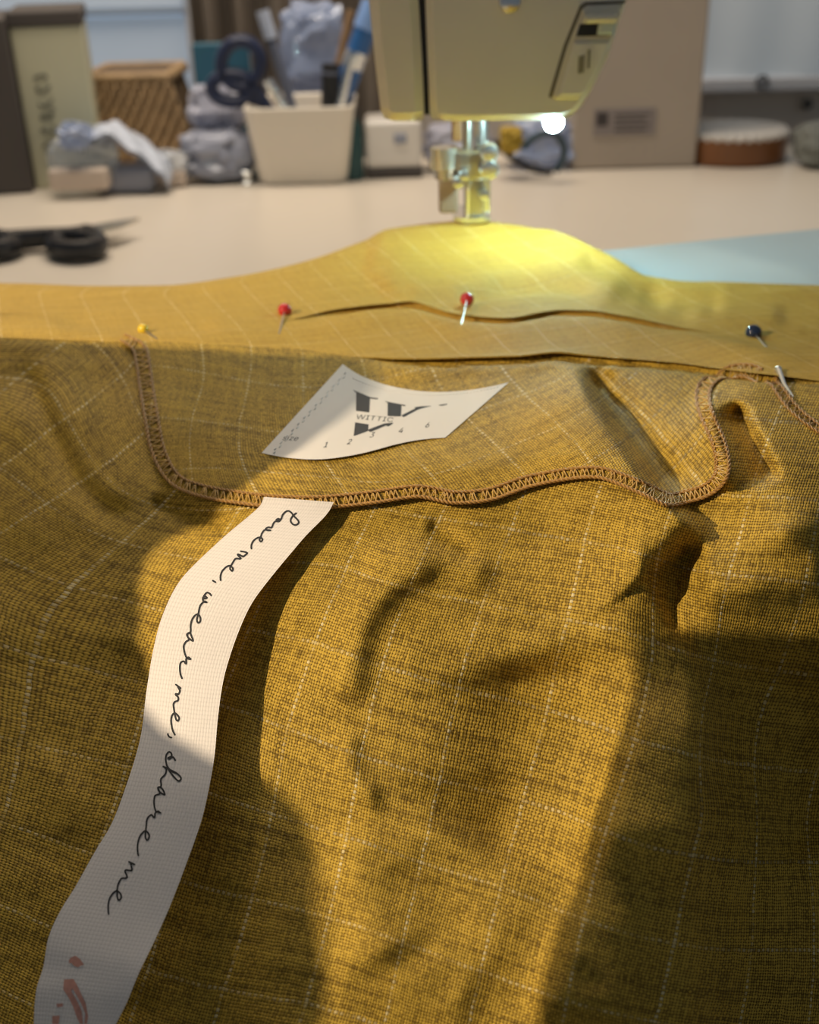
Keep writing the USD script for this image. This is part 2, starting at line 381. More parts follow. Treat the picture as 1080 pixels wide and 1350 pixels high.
WEFT = {0: [(440, 700), (517, 723), (704, 757), (823, 774)], 1: [(62, 714), (187, 755), (440, 796), (563, 834), (678, 860), (866, 915)], 2: [(0, 788), (199, 851), (478, 936), (610, 975), (780, 1021), (887, 1057), (1073, 1079)],
        3: [(0, 913), (166, 950), (411, 1033), (485, 1056), (619, 1098), (700, 1119), (789, 1159), (944, 1194), (1078, 1194)], 4: [(100, 1056), (143, 1066), (390, 1140), (560, 1196)],
        5: [(28, 1150), (86, 1175), (217, 1222), (300, 1241), (439, 1269), (560, 1312)], 6: [(0, 1247), (42, 1267), (167, 1325), (200, 1342)], -1: [(195, 627), (149, 573), (75, 460), (640, 640), (927, 704), (1022, 707)], -2: [(40, 400), (250, 540)]}
def rbf(lines, extra=()):
    X, y = [], []
    for k, p in lines.items():
        for q in p: X.append(q); y.append(k)
    for q, k in extra: X.append(q); y.append(k)
    return RBFInterpolator(np.array(X, float), np.array(y, float), kernel='thin_plate_spline', smoothing=30.0)
_bu = rbf(WARP); _bv = rbf(WEFT)
def clampxy(px, py): return np.stack([np.clip(px, -60, 1140).ravel(), np.clip(py, 400, 1420).ravel()], 1)
def lin_ext(f, px, py):
    X = np.stack([px.ravel(), py.ravel()], 1); C = clampxy(px, py); v = f(C); d = X - C
    out = np.abs(d).sum(1) > 0
    if out.any():
        e = 3.0; gx = (f(C[out] + [e, 0]) - f(C[out] - [e, 0])) / (2 * e); gy = (f(C[out] + [0, e]) - f(C[out] - [0, e])) / (2 * e)
        v[out] += gx * d[out, 0] + gy * d[out, 1]
    return v
def body_uv(px, py): return np.stack([lin_ext(_bu, px, py), lin_ext(_bv, px, py)], 1)
YU = {0: [(300, 464), (294, 520), (278, 560), (285, 633)], 1: [(365, 461), (359, 520), (380, 615), (408, 660)], 2: [(440, 500), (475, 597), (510, 636)], 3: [(530, 500), (591, 583), (637, 632)], 4: [(620, 500), (665, 545), (700, 576), (745, 625)],
      5: [(720, 490), (790, 560), (850, 640)], 6: [(863, 474), (930, 532), (975, 590)], -1: [(230, 460), (238, 500), (225, 600)]}
YV = {0: [(205, 512), (389, 541), (500, 535), (620, 510)], 1: [(202, 589), (344, 595), (480, 610), (591, 590), (679, 555), (760, 520)], 2: [(300, 645), (450, 655), (637, 632), (700, 608), (790, 560), (870, 500)], 3: [(760, 660), (858, 600), (930, 520)], -1: [(210, 455), (400, 478)]}
_yu = rbf(YU); _yv = rbf(YV)
def yoke_uv(px, py):
    X = np.stack([px.ravel(), py.ravel()], 1); return np.stack([_yu(X), _yv(X)], 1)

SHIRT = (0.0, 0.2, 0.0)
shirt = thing('linen_garment', 'mustard windowpane-check linen garment inside out, draped under the needle across the whole foreground', 'garment', SHIRT)
W = (SHIRT, 0.0)

# body panel: from the crease down past the bottom of the picture, then falling to the table
cols = np.arange(-450, 1551, 5.0)
T = np.linspace(0, 1, 300)
PX = np.broadcast_to(cols, (len(T), len(cols)))
top = _cre(cols) - 3
PY = top[None] + (1450 - top)[None] * (T[:, None] ** 1.08)
P = cloth(PX, PY)
UVb = body_uv(PX, PY).reshape(*PX.shape, 2)
# roll the top edge over and down behind the ridge, and let the lower edge hang to the table
back = [];  uvt = []
for k in range(1, 7):
    back.insert(0, P[0] + np.array([0, 0.0016 * k, -0.00022 * k * k])); uvt.insert(0, UVb[0] - np.array([0, 0.08 * k]))
low = []; uvl = []
for k in range(1, 40):
    q = P[-1].copy(); q[:, 1] -= 0.0028 * k; q[:, 2] = np.maximum(P[-1][:, 2] - 0.0021 * k, 0.0015); low.append(q); uvl.append(UVb[-1] + np.array([0, 0.2 * k]))
P2 = np.concatenate([np.array(back), P, np.array(low)], 0); UV2 = np.concatenate([np.array(uvt), UVb, np.array(uvl)], 0)
obj('body_panel', grid_mesh(P2), M['linen'], shirt, smooth=True, uv=UV2.reshape(-1, 2), world=W)

# the band and the mound behind it are layers that overlap towards the viewer, each with a folded front edge
C1L = np.array([(-450, 436), (0, 428), (200, 432), (370, 424), (450, 409), (540, 403), (600, 417), (665, 423), (740, 412), (815, 419), (900, 435), (980, 447), (1090, 453), (1550, 460)], float)
_c1 = PchipInterpolator(C1L[:, 0], C1L[:, 1])
def layer(name, top, bot, n, lip, creases, far=False):
    T = np.linspace(0, 1, n); PX = np.broadcast_to(cols, (n, len(cols))); PY = top[None] + (bot - top)[None] * T[:, None]
    P = cloth(PX, PY, 0.0, creases)
    near = np.clip((PY - bot[None] + 9) / 9, 0, 1)
    P[..., 2] += (lip[None] * near) * 0.001 + 0.00012
    UVm = np.stack([(P[..., 0] + 0.35 * P[..., 1]) / 0.0135, (P[..., 1] - 0.25 * P[..., 0]) / 0.0135], -1)
    fr, uf = [], []
    for k, (dy, dz) in enumerate(((-.0005, -.00035), (-.0002, -.0008), (.0012, -.0011), (.004, -.0012)), 1):   # the fold at the front edge
        q = P[-1].copy(); s_ = np.clip(lip / 1.2, 0.12, 1); q[:, 1] += dy * s_; q[:, 2] += dz * s_; fr.append(q); uf.append(UVm[-1] - [0, .05 * k])
    P2 = np.concatenate([P, np.array(fr)], 0); UV2 = np.concatenate([UVm, np.array(uf)], 0)
    if far:
        bk, ub = [], []
        for k in range(1, 26):
            a = k / 25.0; q = P[0].copy(); q[:, 1] += 0.030 * math.sin(a * PI / 2); q[:, 2] = P[0][:, 2] - (P[0][:, 2] - 0.0865) * (1 - math.cos(a * PI / 2)) - 0.0015 * a
            bk.insert(0, q); ub.insert(0, UVm[0] + np.array([0.0, 0.1 * k]))
        P2 = np.concatenate([np.array(bk), P2], 0); UV2 = np.concatenate([np.array(ub), UV2], 0)
    obj(name, grid_mesh(P2), M['linen_far'], shirt, smooth=True, uv=UV2.reshape(-1, 2), world=W)
w1_ = np.interp(cols, [380, 520, 640, 800, 900, 1000], [0, .35, .5, .4, .12, 0])
w2_ = np.interp(cols, [440, 500, 760, 800, 860, 1100], [0, .6, .7, .35, .15, .2])
layer('folded_seam_allowance', _edge(cols), _c1(cols), 90, w1_, 0, True)
layer('collar_band', _c1(cols) - 16, _cre(cols) + np.interp(cols, [440, 500], [4, 1.5]), 60, w2_, 1)

# yoke facing: a second layer with an overlocked edge
SEAM = np.array([(158, 447), (178, 468), (186, 520), (195, 575), (210, 618), (240, 646), (300, 661), (360, 668), (430, 669), (490, 663), (545, 655), (600, 663), (650, 658), (700, 641), (760, 630), (800, 632), (840, 648), (875, 664), (910, 661), (945, 646), (961, 620), (955, 580), (940, 545), (936, 515), (950, 498), (975, 490), (1000, 497)], float)
seam = smooth_path(SEAM, step=3.0)
topx = np.arange(1000, 150, -6.0)
ring = np.vstack([seam, np.stack([topx, np.where(topx > 960, 496, _cre(topx) + 1.0)], 1)])
poly = Polygon(ring).buffer(0)
if poly.geom_type != 'Polygon': poly = max(poly.geoms, key=lambda a: a.area)
def fill(poly, step):
    x0, y0, x1, y1 = poly.bounds
    gx, gy = np.meshgrid(np.arange(x0, x1, step), np.arange(y0, y1, step))
    gp = np.stack([gx.ravel(), gy.ravel()], 1); ok = shapely.contains_xy(poly.buffer(-step * .45), gp[:, 0], gp[:, 1])
    L = poly.exterior.length; bd = np.array([poly.exterior.interpolate(s).coords[0] for s in np.arange(0, L, step * .8)])
    pts = np.vstack([gp[ok], bd]); tri = Delaunay(pts).simplices; c = pts[tri].mean(1)
    return pts, tri[shapely.contains_xy(poly, c[:, 0], c[:, 1])]
def orient(V, f):
    n = np.cross(V[f[:, 1]] - V[f[:, 0]], V[f[:, 2]] - V[f[:, 0]]); c = V[f].mean(1)
    flip = ((EYE - c) * n).sum(1) < 0; f = f.copy(); f[flip] = f[flip][:, ::-1]; return f
pts, tri = fill(poly, 4.0)
V = cloth(pts[:, 0], pts[:, 1], 1.5)
obj('yoke_facing', trimesh.Trimesh(V, orient(V, tri), process=False), M['linen'], shirt, smooth=True, uv=yoke_uv(pts[:, 0], pts[:, 1]), world=W)

# overlock stitching: two chained edges and the zigzag between them
def overlock(path, width, off, pitch, r):
    path = np.asarray(path, float); t = np.gradient(path, axis=0); t /= np.linalg.norm(t, axis=1, keepdims=True)
    nrm = np.stack([-t[:, 1], t[:, 0]], 1)
    fs = np.clip(np.interp(path[:, 1], [440, 500, 600, 660], [.36, .46, .66, .85]), 0, 1)
    nrm = nrm * np.hypot(nrm[:, 0], nrm[:, 1] * fs)[:, None]
    s = np.r_[0, np.cumsum(np.linalg.norm(np.diff(path, axis=0), axis=1))]
    def at(sv, w): return np.stack([np.interp(sv, s, path[:, 0]) + w * np.interp(sv, s, nrm[:, 0]), np.interp(sv, s, path[:, 1]) + w * np.interp(sv, s, nrm[:, 1])], -1)
    out, zig = [], []
    sv = np.arange(0, s[-1], 1.3)
    for w, ph, rr in ((0.0, 0, 1.0), (width, 1.3, .85)):
        for p in (0, PI):
            q = at(sv, w + 1.5 * np.sin(2 * PI * sv / (pitch * 1.5) + p + ph)); o = off + .35 + 0.28 * np.cos(2 * PI * sv / (pitch * 1.5) + p + ph)
            out.append(tube(cloth(q[:, 0], q[:, 1], o), r * rr, 6))
    k = 0
    for a in np.arange(0, s[-1] - pitch, pitch):
        j = rng.uniform(-.38, .38) * pitch
        for (w0, w1, ds) in ((0, width, .55), (width, 0, .5)):
            b = a + (0 if w0 == 0 else pitch * .5) + j; u = np.linspace(0, 1, 6)
            q = at(np.clip(b + ds * pitch * u, 0, s[-1]), 0) * 0 + at(np.clip(b + ds * pitch * u, 0, s[-1]), w0 + (w1 - w0) * u)
            zig.append(tube(cloth(q[:, 0], q[:, 1], off + .15 + .35 * np.sin(PI * u)), r * .62, 5, caps=False))
    return cat(out), cat(zig)
# the inner side of the seam lies towards the yoke: left of a path drawn down and then right
M['thread_light'] = simple('light_ochre_thread', (0.58, 0.35, 0.075), 0.5, vary=0.4, vscale=1400, sheen=0.2)
st, zg = overlock(seam[::-1], 17.0, 1.7, 8.0, 0.00024)
obj('overlock_chain', st, M['thread'], shirt, smooth=True, world=W, kind='stuff')
obj('overlock_zigzag', zg, M['thread_light'], shirt, smooth=True, world=W, kind='stuff')
seam2 = smooth_path([(1022, 490), (1036, 515), (1056, 540), (1085, 562), (1130, 590)], step=3.0)
obj('side_seam_stitching', cat(overlock(seam2, 13.0, 0.6, 8.5, 0.0002)), M['thread'], shirt, smooth=True, world=W, kind='stuff')

# ------------------------------------------------------------------ brand label sewn on the yoke
LT = smooth_path([(452, 480), (480, 497), (520, 510), (560, 516), (600, 516), (640, 511), (671, 504)], n=60)
LB = smooth_path([(345, 597), (385, 604), (430, 605), (480, 597), (530, 584), (560, 579), (587, 577)], n=60)
def label_pt(u, v, off=0.0):
    """u along, v down; px position and world point."""
    a = np.stack([np.interp(u, np.linspace(0, 1, 60), LT[:, k]) for k in (0, 1)], -1); b = np.stack([np.interp(u, np.linspace(0, 1, 60), LB[:, k]) for k in (0, 1)], -1)
    q = a + (b - a) * v[..., None]
    return q, cloth(q[..., 0], q[..., 1], 1.95 + off + 1.0 * (v ** 3) * np.sin(PI * np.clip(u, 0, 1)))
uu, vv = np.meshgrid(np.linspace(0, 1, 70), np.linspace(0, 1, 26), indexing='xy')
_, LP = label_pt(uu, vv)
brand = obj('brand_label', grid_mesh(LP), M['satin'], shirt, smooth=True, uv=np.stack([uu, vv], -1).reshape(-1, 2), world=W, label='white woven label with a black logo sewn on the yoke')
_lq, _ = label_pt(uu, vv); _inv = RBFInterpolator(_lq.reshape(-1, 2)[::3], np.stack([uu, vv], -1).reshape(-1, 2)[::3], kernel='thin_plate_spline', neighbors=40)
def label_world(q, off):
    uv = _inv(np.asarray(q, float)); return label_pt(uv[:, 0], np.clip(uv[:, 1], 0, 1), off)[1]
def decal(polys, lift, to_world, step=1.6):
    V, F, n = [], [], 0
    for p in polys:
        for g in getattr(p, 'geoms', [p]):
            if g.is_empty or g.area < .3: continue
            L = g.length; k = max(8, int(L / step))
            pts = [np.array([g.exterior.interpolate(i / k, normalized=True).coords[0] for i in range(k)])]
            for h in g.interiors:
                kk = max(6, int(h.length / step)); pts.append(np.array([h.interpolate(i / kk, normalized=True).coords[0] for i in range(kk)]))
            x0, y0, x1, y1 = g.bounds; gx, gy = np.meshgrid(np.arange(x0, x1, step * 1.5), np.arange(y0, y1, step * 1.5)); ok = shapely.contains_xy(g.buffer(-.4), gx.ravel(), gy.ravel())
            pts.append(np.stack([gx.ravel()[ok], gy.ravel()[ok]], 1)); pts = np.vstack(pts)
            tri = Delaunay(pts).simplices; c = pts[tri].mean(1); tri = tri[shapely.contains_xy(g, c[:, 0], c[:, 1])]
            W_ = to_world(pts, lift); V.append(W_); F.append(orient(W_, tri) + n); n += len(pts)
    return trimesh.Trimesh(np.vstack(V), np.vstack(F), process=False)
def zp(pts, o, s): return [(o[0] + x / s, o[1] + y / s) for x, y in pts]
O6 = (440, 490)
logo = [Polygon(zp(p, O6, 6.0)) for p in (
    [(178, 162), (288, 204), (282, 322), (176, 310)], [(150, 143), (185, 157), (290, 201), (355, 211), (350, 219), (288, 212), (180, 170)],
    [(427, 243), (537, 267), (532, 354), (427, 350)], [(403, 232), (430, 238), (572, 265), (568, 273), (430, 250)],
    [(170, 400), (276, 417), (272, 469), (158, 510)], [(266, 460), (398, 410), (472, 403), (468, 412), (432, 434), (414, 426), (290, 478)],
    [(535, 346), (648, 289), (636, 281), (700, 273), (778, 271), (695, 291), (670, 299), (552, 361)], [(828, 264), (900, 253), (897, 261), (850, 271)])]
logo = [p.buffer(0) for p in logo]
obj('logo_print', decal(logo, 0.10, label_world), M['ink'], brand, smooth=True, world=W)
def text_px(text, o, height, ang, shear=0.0, sx=1.0):
    m = text_mesh(text, height, 0.001); t = m.section(plane_origin=(0, 0, .0005), plane_normal=(0, 0, 1))
    pl, T_ = t.to_2D(); out = []
    for g in pl.polygons_full:
        def tr(c):
            c = np.c_[np.asarray(c), np.zeros(len(c)), np.ones(len(c))] @ T_.T; x, y = c[:, 0] * sx + shear * c[:, 1], -c[:, 1]
            ca, sa = math.cos(ang), math.sin(ang); return np.stack([o[0] + ca * x - sa * y, o[1] + sa * x + ca * y], 1)
        out.append(Polygon(tr(g.exterior.coords), [tr(h.coords) for h in g.interiors]).buffer(0))
    return out
txt = text_px('WITTIC', (468.5, 552.0), 6.0, 0.09, shear=0.25, sx=1.55)
obj('brand_name_print', decal(txt, 0.10, label_world, 1.0), M['ink_grey'], brand, smooth=True, world=W)
txt = text_px('size', (371, 580), 6.5, 0.05, shear=0.55, sx=1.25)
for ch, x, y in (('1', 425, 590), ('2', 456, 586), ('3', 486, 577), ('4', 524, 571), ('6', 559, 564)):
    txt += text_px(ch, (x, y), 6.5, -0.1, shear=0.6, sx=1.2)
obj('size_print', decal(txt, 0.10, label_world, 1.0), M['ink_grey'], brand, smooth=True, world=W)
sts = []
for k, v in enumerate(np.linspace(.04, .96, 26)):
    w = np.linspace(0, .022, 4); q, p3 = label_pt(.045 + .012 * (k % 2) + w * 0, v + w, 0.18); sts.append(tube(p3, 0.00016, 5))
for v0_ in (0.055,):
    for u in np.linspace(.1, .95, 44):
        w = np.linspace(0, .011, 4); q, p3 = label_pt(u + w, np.full(4, v0_), 0.15); sts.append(tube(p3, 0.00011, 5))
obj('label_stitching', cat(sts), M['stitch_white'], brand, smooth=True, world=W, kind='stuff')

# ------------------------------------------------------------------ printed tape hanging from the seam
RL = smooth_path([(348, 655), (341, 669), (294, 709), (246, 755), (221, 795), (207, 835), (199, 873), (193, 912), (187, 962), (178, 1000), (166, 1037), (145, 1090), (124, 1125), (100, 1168), (83, 1195), (64, 1236), (57, 1275), (48, 1305), (45, 1340), (44, 1380), (40, 1440)], n=160)
RR = smooth_path([(440, 662), (430, 679), (400, 710), (368, 748), (339, 785), (320, 820), (304, 863), (294, 900), (287, 950), (283, 995), (275, 1042), (264, 1087), (247, 1135), (228, 1185), (203, 1242), (183, 1283), (167, 1322), (152, 1352), (138, 1385), (115, 1440)], n=160)
TS = np.linspace(0, 1, 160)
_lift = PchipInterpolator([0, .04, .12, .3, .5, .7, .88, 1.0], [0.2, 0.5, 1.4, 5.0, 8.5, 10.5, 11.0, 11.0])
def tape_pt(u, v, off=0.0):
    a = np.stack([np.interp(v, TS, RL[:, k]) for k in (0, 1)], -1); b = np.stack([np.interp(v, TS, RR[:, k]) for k in (0, 1)], -1)
    q = a + (b - a) * u[..., None]
    # the tape bends only gently: take the cloth along its middle line, smoothed
    mid = (a + b) / 2
    base = cloth(q[..., 0], q[..., 1], 0.0); D = np.linalg.norm(base - EYE, axis=-1)
    d = _tape_depth(v) + (u - .5) * _tape_tilt(v) - (_lift(np.clip(v, 0, 1)) + off + 0.5 * np.sin(PI * np.clip(u, 0, 1))) * .001
    dr = ray(q[..., 0], q[..., 1]); dr /= np.linalg.norm(dr, axis=-1, keepdims=True)
    return q, EYE + dr * d[..., None]
_vk = np.linspace(0, 1, 25)
def _dep(u):
    a = np.stack([np.interp(_vk, TS, RL[:, k]) for k in (0, 1)], -1); b = np.stack([np.interp(_vk, TS, RR[:, k]) for k in (0, 1)], -1); q = a + (b - a) * u
    return np.linalg.norm(cloth(q[:, 0], q[:, 1]) - EYE, axis=1)
_d0 = np.min([_dep(u) for u in (0, .25, .5, .75, 1)], 0)
_tape_depth = PchipInterpolator(_vk, np.convolve(np.r_[_d0[0], _d0, _d0[-1]], [.25, .5, .25], 'valid'))
_tl = (_dep(1) - _dep(0)) * .8
_tape_tilt = PchipInterpolator(_vk, np.convolve(np.r_[_tl[0], _tl, _tl[-1]], [.25, .5, .25], 'valid'))
uu, vv = np.meshgrid(np.linspace(0, 1, 24), np.linspace(0, 1, 240), indexing='xy')
tq, TP = tape_pt(uu, vv)
tape = obj('printed_tape', grid_mesh(TP), M['tape'], shirt, smooth=True, uv=np.stack([uu, vv], -1).reshape(-1, 2), world=W, label='white woven ribbon printed with black script')
_tinv = RBFInterpolator(tq[::4, ::4].reshape(-1, 2), np.stack([uu, vv], -1)[::4, ::4].reshape(-1, 2), kernel='thin_plate_spline', neighbors=30)
def tape_world(q, off):
    uv = _tinv(np.asarray(q, float)); return tape_pt(uv[:, 0], np.clip(uv[:, 1], 0, 1), off)[1]

A_, B_, C_, D_, E_ = ((330, 660), 9.0), ((180, 640), 3.857), ((220, 770), 10.38), ((190, 890), 10.38), ((130, 1000), 6.136)
STROKES = [
    # love
    (A_, [(545, 150), (500, 190), (478, 230), (500, 275), (540, 288), (572, 268), (560, 225), (520, 185), (485, 140), (440, 122), (400, 150), (380, 180), (370, 210), (350, 240), (315, 245), (310, 225), (340, 215), (355, 232), (320, 240), (285, 255), (262, 300), (255, 318), (215, 316), (185, 330), (200, 352), (240, 352), (205, 348), (185, 345), (140, 385), (122, 440), (108, 465), (122, 485), (145, 468), (130, 440), (85, 442), (35, 480), (14, 525), (14, 570)]),
    # me
    (B_, [(530, 335), (562, 346), (545, 360), (515, 350), (530, 372), (500, 375), (488, 395), (475, 420), (485, 435), (490, 420), (470, 408), (440, 430), (428, 455), (428, 482)]),
    (B_, [(388, 484), (402, 492)]),
    # wear
    (C_, [(605, 155), (580, 125), (540, 120), (515, 150), (490, 195), (548, 185), (520, 165), (492, 200), (505, 240), (545, 248), (520, 235), (490, 255), (450, 310), (432, 400), (412, 470), (420, 525), (450, 520), (460, 480), (440, 425), (405, 415), (350, 475), (325, 560), (325, 650), (280, 690), (290, 730), (325, 760), (358, 775), (340, 720), (320, 670), (275, 685), (300, 765), (260, 790), (230, 850), (240, 930), (270, 1010), (325, 1025), (295, 1000), (270, 1015), (262, 1090), (230, 1055), (190, 1075), (178, 1130), (185, 1230), (208, 1290)]),
    # me,
    (D_, [(435, 130), (498, 180), (465, 160), (490, 220), (470, 260), (430, 258), (468, 310), (465, 345), (415, 370), (400, 410), (412, 490), (435, 600), (465, 625), (480, 595), (455, 545), (410, 520), (375, 570), (370, 650), (390, 750), (422, 818)]),
    (D_, [(325, 805), (340, 840), (375, 855)]),
    # share
    (D_, [(425, 1165), (385, 1120), (345, 1145), (330, 1140), (380, 1105), (365, 1060), (330, 1055), (300, 1110), (300, 1190), (325, 1260), (370, 1310), (430, 1340)]),
    (E_, [(548, 40), (560, 75), (620, 160), (655, 180), (668, 162), (620, 112), (556, 80), (525, 65), (548, 85), (540, 125), (505, 165), (505, 225), (480, 235), (490, 265), (535, 293), (510, 240), (482, 232), (495, 285), (455, 305), (448, 360), (462, 425), (500, 440), (480, 425), (460, 440), (452, 476), (425, 455), (398, 480), (385, 550), (378, 630), (390, 660), (408, 640), (395, 595), (370, 588), (330, 640), (315, 710), (322, 784)]),
    # me
    (E_, [(245, 835), (290, 858), (262, 845), (268, 905), (215, 905), (228, 965), (180, 975), (155, 1030), (150, 1110), (160, 1145), (182, 1130), (170, 1085), (140, 1072), (95, 1120), (78, 1190), (82, 1258)]),
]
lines = []
for (o, s), p in STROKES:
    q = smooth_path(zp(p, o, s), step=1.2); lines.append(LineString(q).buffer(1.15, quad_segs=3))
obj('script_print', decal(lines, 0.09, tape_world, 1.1), M['ink'], tape, smooth=True, world=W)
G_ = ((30, 1230), 9.0)
red = [Polygon(zp(p, *G_)).buffer(0) for p in (
    [(545, 330), (570, 290), (625, 270), (680, 310), (730, 380), (690, 385), (650, 410), (600, 385), (575, 350), (555, 365)],
    [(490, 550), (600, 545), (640, 610), (700, 740), (745, 830), (775, 990), (760, 1080), (730, 1078), (742, 960), (700, 850), (640, 740), (590, 660), (575, 690), (640, 800), (700, 930), (715, 1080), (680, 1080), (640, 1000), (600, 880), (540, 760), (480, 670)],
    [(400, 840), (480, 835), (475, 870), (410, 885)], [(350, 985), (440, 980), (430, 1050), (425, 1082), (350, 1082)])]
obj('red_print', decal(red, 0.09, tape_world, 1.4), M['ink_red'], tape, smooth=True, world=W, label='faded red print at the ribbon end')

# ------------------------------------------------------------------ table and room
M['table'] = simple('pale_table_laminate', (0.74, 0.665, 0.56), 0.30, vary=0.04, vscale=9, spec=0.4)
top = rbox(1.9, 1.22, 0.03, 0.004); top = place(top, (0.05, 0.53, -0.0305))
tbl = thing('sewing_table', 'pale beige laminate work table under the garment and the clutter', 'table', (0.05, 0.53, 0))
obj('tabletop', top, M['table'], tbl, world=((0.05, 0.53, 0), 0))
for sx in (-.85, .85):
    for sy in (-.55, .55):
        obj('leg', place(rbox(.05, .05, .70, .003), (sx, sy, -.7305)), M['table'], tbl)

M['wall'] = simple('beige_wall_paint', (0.68, 0.60, 0.52), 0.85, vary=0.05, vscale=5, bump=0.0006, bscale=60)
M['frame_white'] = simple('white_window_paint', (0.74, 0.76, 0.82), 0.45)
M['glow_blind_grey'] = simple('glowing_grey_blind', (0.50, 0.53, 0.55), 0.8, vary=0.05, vscale=25, emission=(.80, .92, 1.0), estr=0.13)  # glow in the material stands for daylight behind the blind
M['glow_blind_blue'] = simple('glowing_blue_grey_blind', (0.44, 0.50, 0.58), 0.75, vary=0.05, vscale=12, emission=(.68, .83, 1.0), estr=0.20)  # glows too, in place of daylight coming through
M['curtain'] = simple('brown_grey_curtain', (0.20, 0.165, 0.13), 0.9, vary=0.25, vscale=14)
M['floor'] = simple('grey_floor', (0.25, 0.22, 0.19), 0.6, vary=0.1)
YW = 1.30
def wbox(x0, x1, y0, y1, z0, z1, r=0.004): return place(rbox(x1 - x0, y1 - y0, z1 - z0, r), ((x0 + x1) / 2, (y0 + y1) / 2, z0))
tag(obj('wall_back', wbox(-1.9, 1.9, YW, YW + .1, -.76, 1.75, .001), M['wall']), kind='structure')
tag(obj('floor', wbox(-1.9, 1.9, -1.2, YW, -.80, -.76, .001), M['floor']), kind='structure')
def px_at(px, py, y): return on_y(px, py, y)
# right window: roller blind, white bottom rail, pull ring
xr0 = px_at(914, 60, YW - .03)[0]; zr0 = px_at(990, 124, YW - .03)[2]; zr1 = px_at(990, 104, YW - .03)[2]
w1 = UsdGeom.Xform.Define(stage, path_of('window_1')).GetPrim(); tag(w1, kind='structure')
g = np.linspace(0, 1, 60)
bx = xr0 + .006 + g * .55
fold = 0.0025 * np.sin(g * 46) + 0.003 * np.sin(g * 17 + 1)
zz = np.linspace(zr1, 1.0, 20)
obj('blind', grid_mesh(np.stack([np.broadcast_to(bx, (20, 60)), np.broadcast_to(YW - .012 + fold, (20, 60)), np.broadcast_to(zz[:, None], (20, 60))], -1)), M['glow_blind_grey'], w1, smooth=True)
obj('bottom_rail', wbox(xr0, xr0 + .57, YW - .019, YW - .003, zr0, zr1, .003), M['frame_white'], w1)
c = px_at(1005, 108, YW - .021); ring = trimesh.creation.torus(.006, .0016, 24, 10)
obj('pull_ring', place(ring, c, rx=PI / 2), simple('dark_ring_plastic', (.12, .12, .13), .4), w1)
# left window
xl1 = px_at(248, 60, YW - .03)[0]; zs = px_at(180, 13, YW - .03)[2]
w2 = UsdGeom.Xform.Define(stage, path_of('window_2')).GetPrim(); tag(w2, kind='structure')
zl0 = .02
obj('pane_panel', wbox(xl1 - .75, xl1, YW - .03, YW - .004, zl0, zs - .006, .003), M['glow_blind_blue'], w2)
obj('ledge', wbox(xl1 - .75, xl1 + .002, YW - .042, YW - .004, zs, zs + .03, .004), M['glow_blind_blue'], w2)  # solid ledge shares the daylight glow of the panel material
obj('side_rail', wbox(xl1, xl1 + .012, YW - .036, YW - .003, zl0, .6, .003), M['frame_white'], w2)
# curtain between the windows
cx0, cx1 = px_at(256, 60, YW - .05)[0], px_at(505, 60, YW - .05)[0]
g = np.linspace(0, 1, 160); zz = np.linspace(.0, .9, 12)
cy = YW - .055 + .018 * np.sin(g * 34 + 2 * np.sin(g * 5)) * np.ones((12, 1))
obj('window_curtain', grid_mesh(np.stack([np.broadcast_to(cx0 + g * (cx1 - cx0), (12, 160)), cy, np.broadcast_to(zz[:, None], (12, 160))], -1)), M['curtain'], smooth=True, label='dark brown grey curtain hanging between the windows behind the pot', category='curtain')

# ------------------------------------------------------------------ sewing machine
YM = 0.385
M['machine'] = simple('cream_machine_plastic', (0.84, 0.81, 0.72), 0.42, vary=0.04, vscale=40, bump=0.00008, bscale=900)
M['machine_light'] = simple('light_cream_plastic', (0.78, 0.74, 0.60), 0.3)
M['bed'] = simple('pale_machine_bed', (0.40, 0.50, 0.55), 0.30)
M['dark'] = simple('dark_plastic', (0.02, 0.02, 0.022), 0.4)
M['chrome'] = simple('bright_chrome', (0.86, 0.89, 0.90), 0.22, metal=1.0)
M['steel'] = simple('brushed_steel', (0.55, 0.53, 0.48), 0.28, metal=1.0)
M['amber'] = simple('amber_clear_plastic', (0.42, 0.20, 0.07), 0.3, transmission=0.3)
M['smoke'] = simple('smoky_plastic', (0.20, 0.15, 0.11), 0.35)
def xz(pts, y=YM): return np.array([px_at(a, b, y)[[0, 2]] for a, b in pts])
def prism(pts2, y0, y1, bevel=0.0012):
    p = Polygon(pts2).buffer(0); inner = p.buffer(-bevel)
    def ring_at(poly, y):
        k = 140; L = poly.exterior; return np.array([[*L.interpolate(i / k, normalized=True).coords[0], y] for i in range(k)])[:, [0, 2, 1]]
    mk = lambda poly, a, b: place(trimesh.creation.extrude_polygon(poly, b - a, engine='earcut'), (0, 0, 0), rx=PI / 2)
    mid = mk(p, y0 + bevel, y1 - bevel); mid.apply_translation((0, y1 - bevel, 0))
    fr = mk(inner, y0, y1); fr.apply_translation((0, y1, 0))
    h = cat([mid, fr])
    # chamfer between the two
    out = [h]
    for ya, yb in ((y0, y0 + bevel), (y1, y1 - bevel)):
        k = 160
        a = np.array([[c[0], ya, c[1]] for c in (inner.exterior.interpolate(i / k, normalized=True).coords[0] for i in range(k + 1))])
        b = []
        for q in a:
            s = p.exterior.project(shapely.Point(q[0], q[2])); c = p.exterior.interpolate(s).coords[0]; b.append([c[0], yb, c[1]])
        out.append(grid_mesh(np.stack([a, np.array(b)])))
    return cat(out)
MLOC = (float(px_at(610, 160, YM)[0]), 0.43, 0.0)
mach = thing('sewing_machine', 'cream sewing machine with lit lamp and needle over the mustard cloth', 'sewing machine', MLOC)
MW = (MLOC, 0.0)
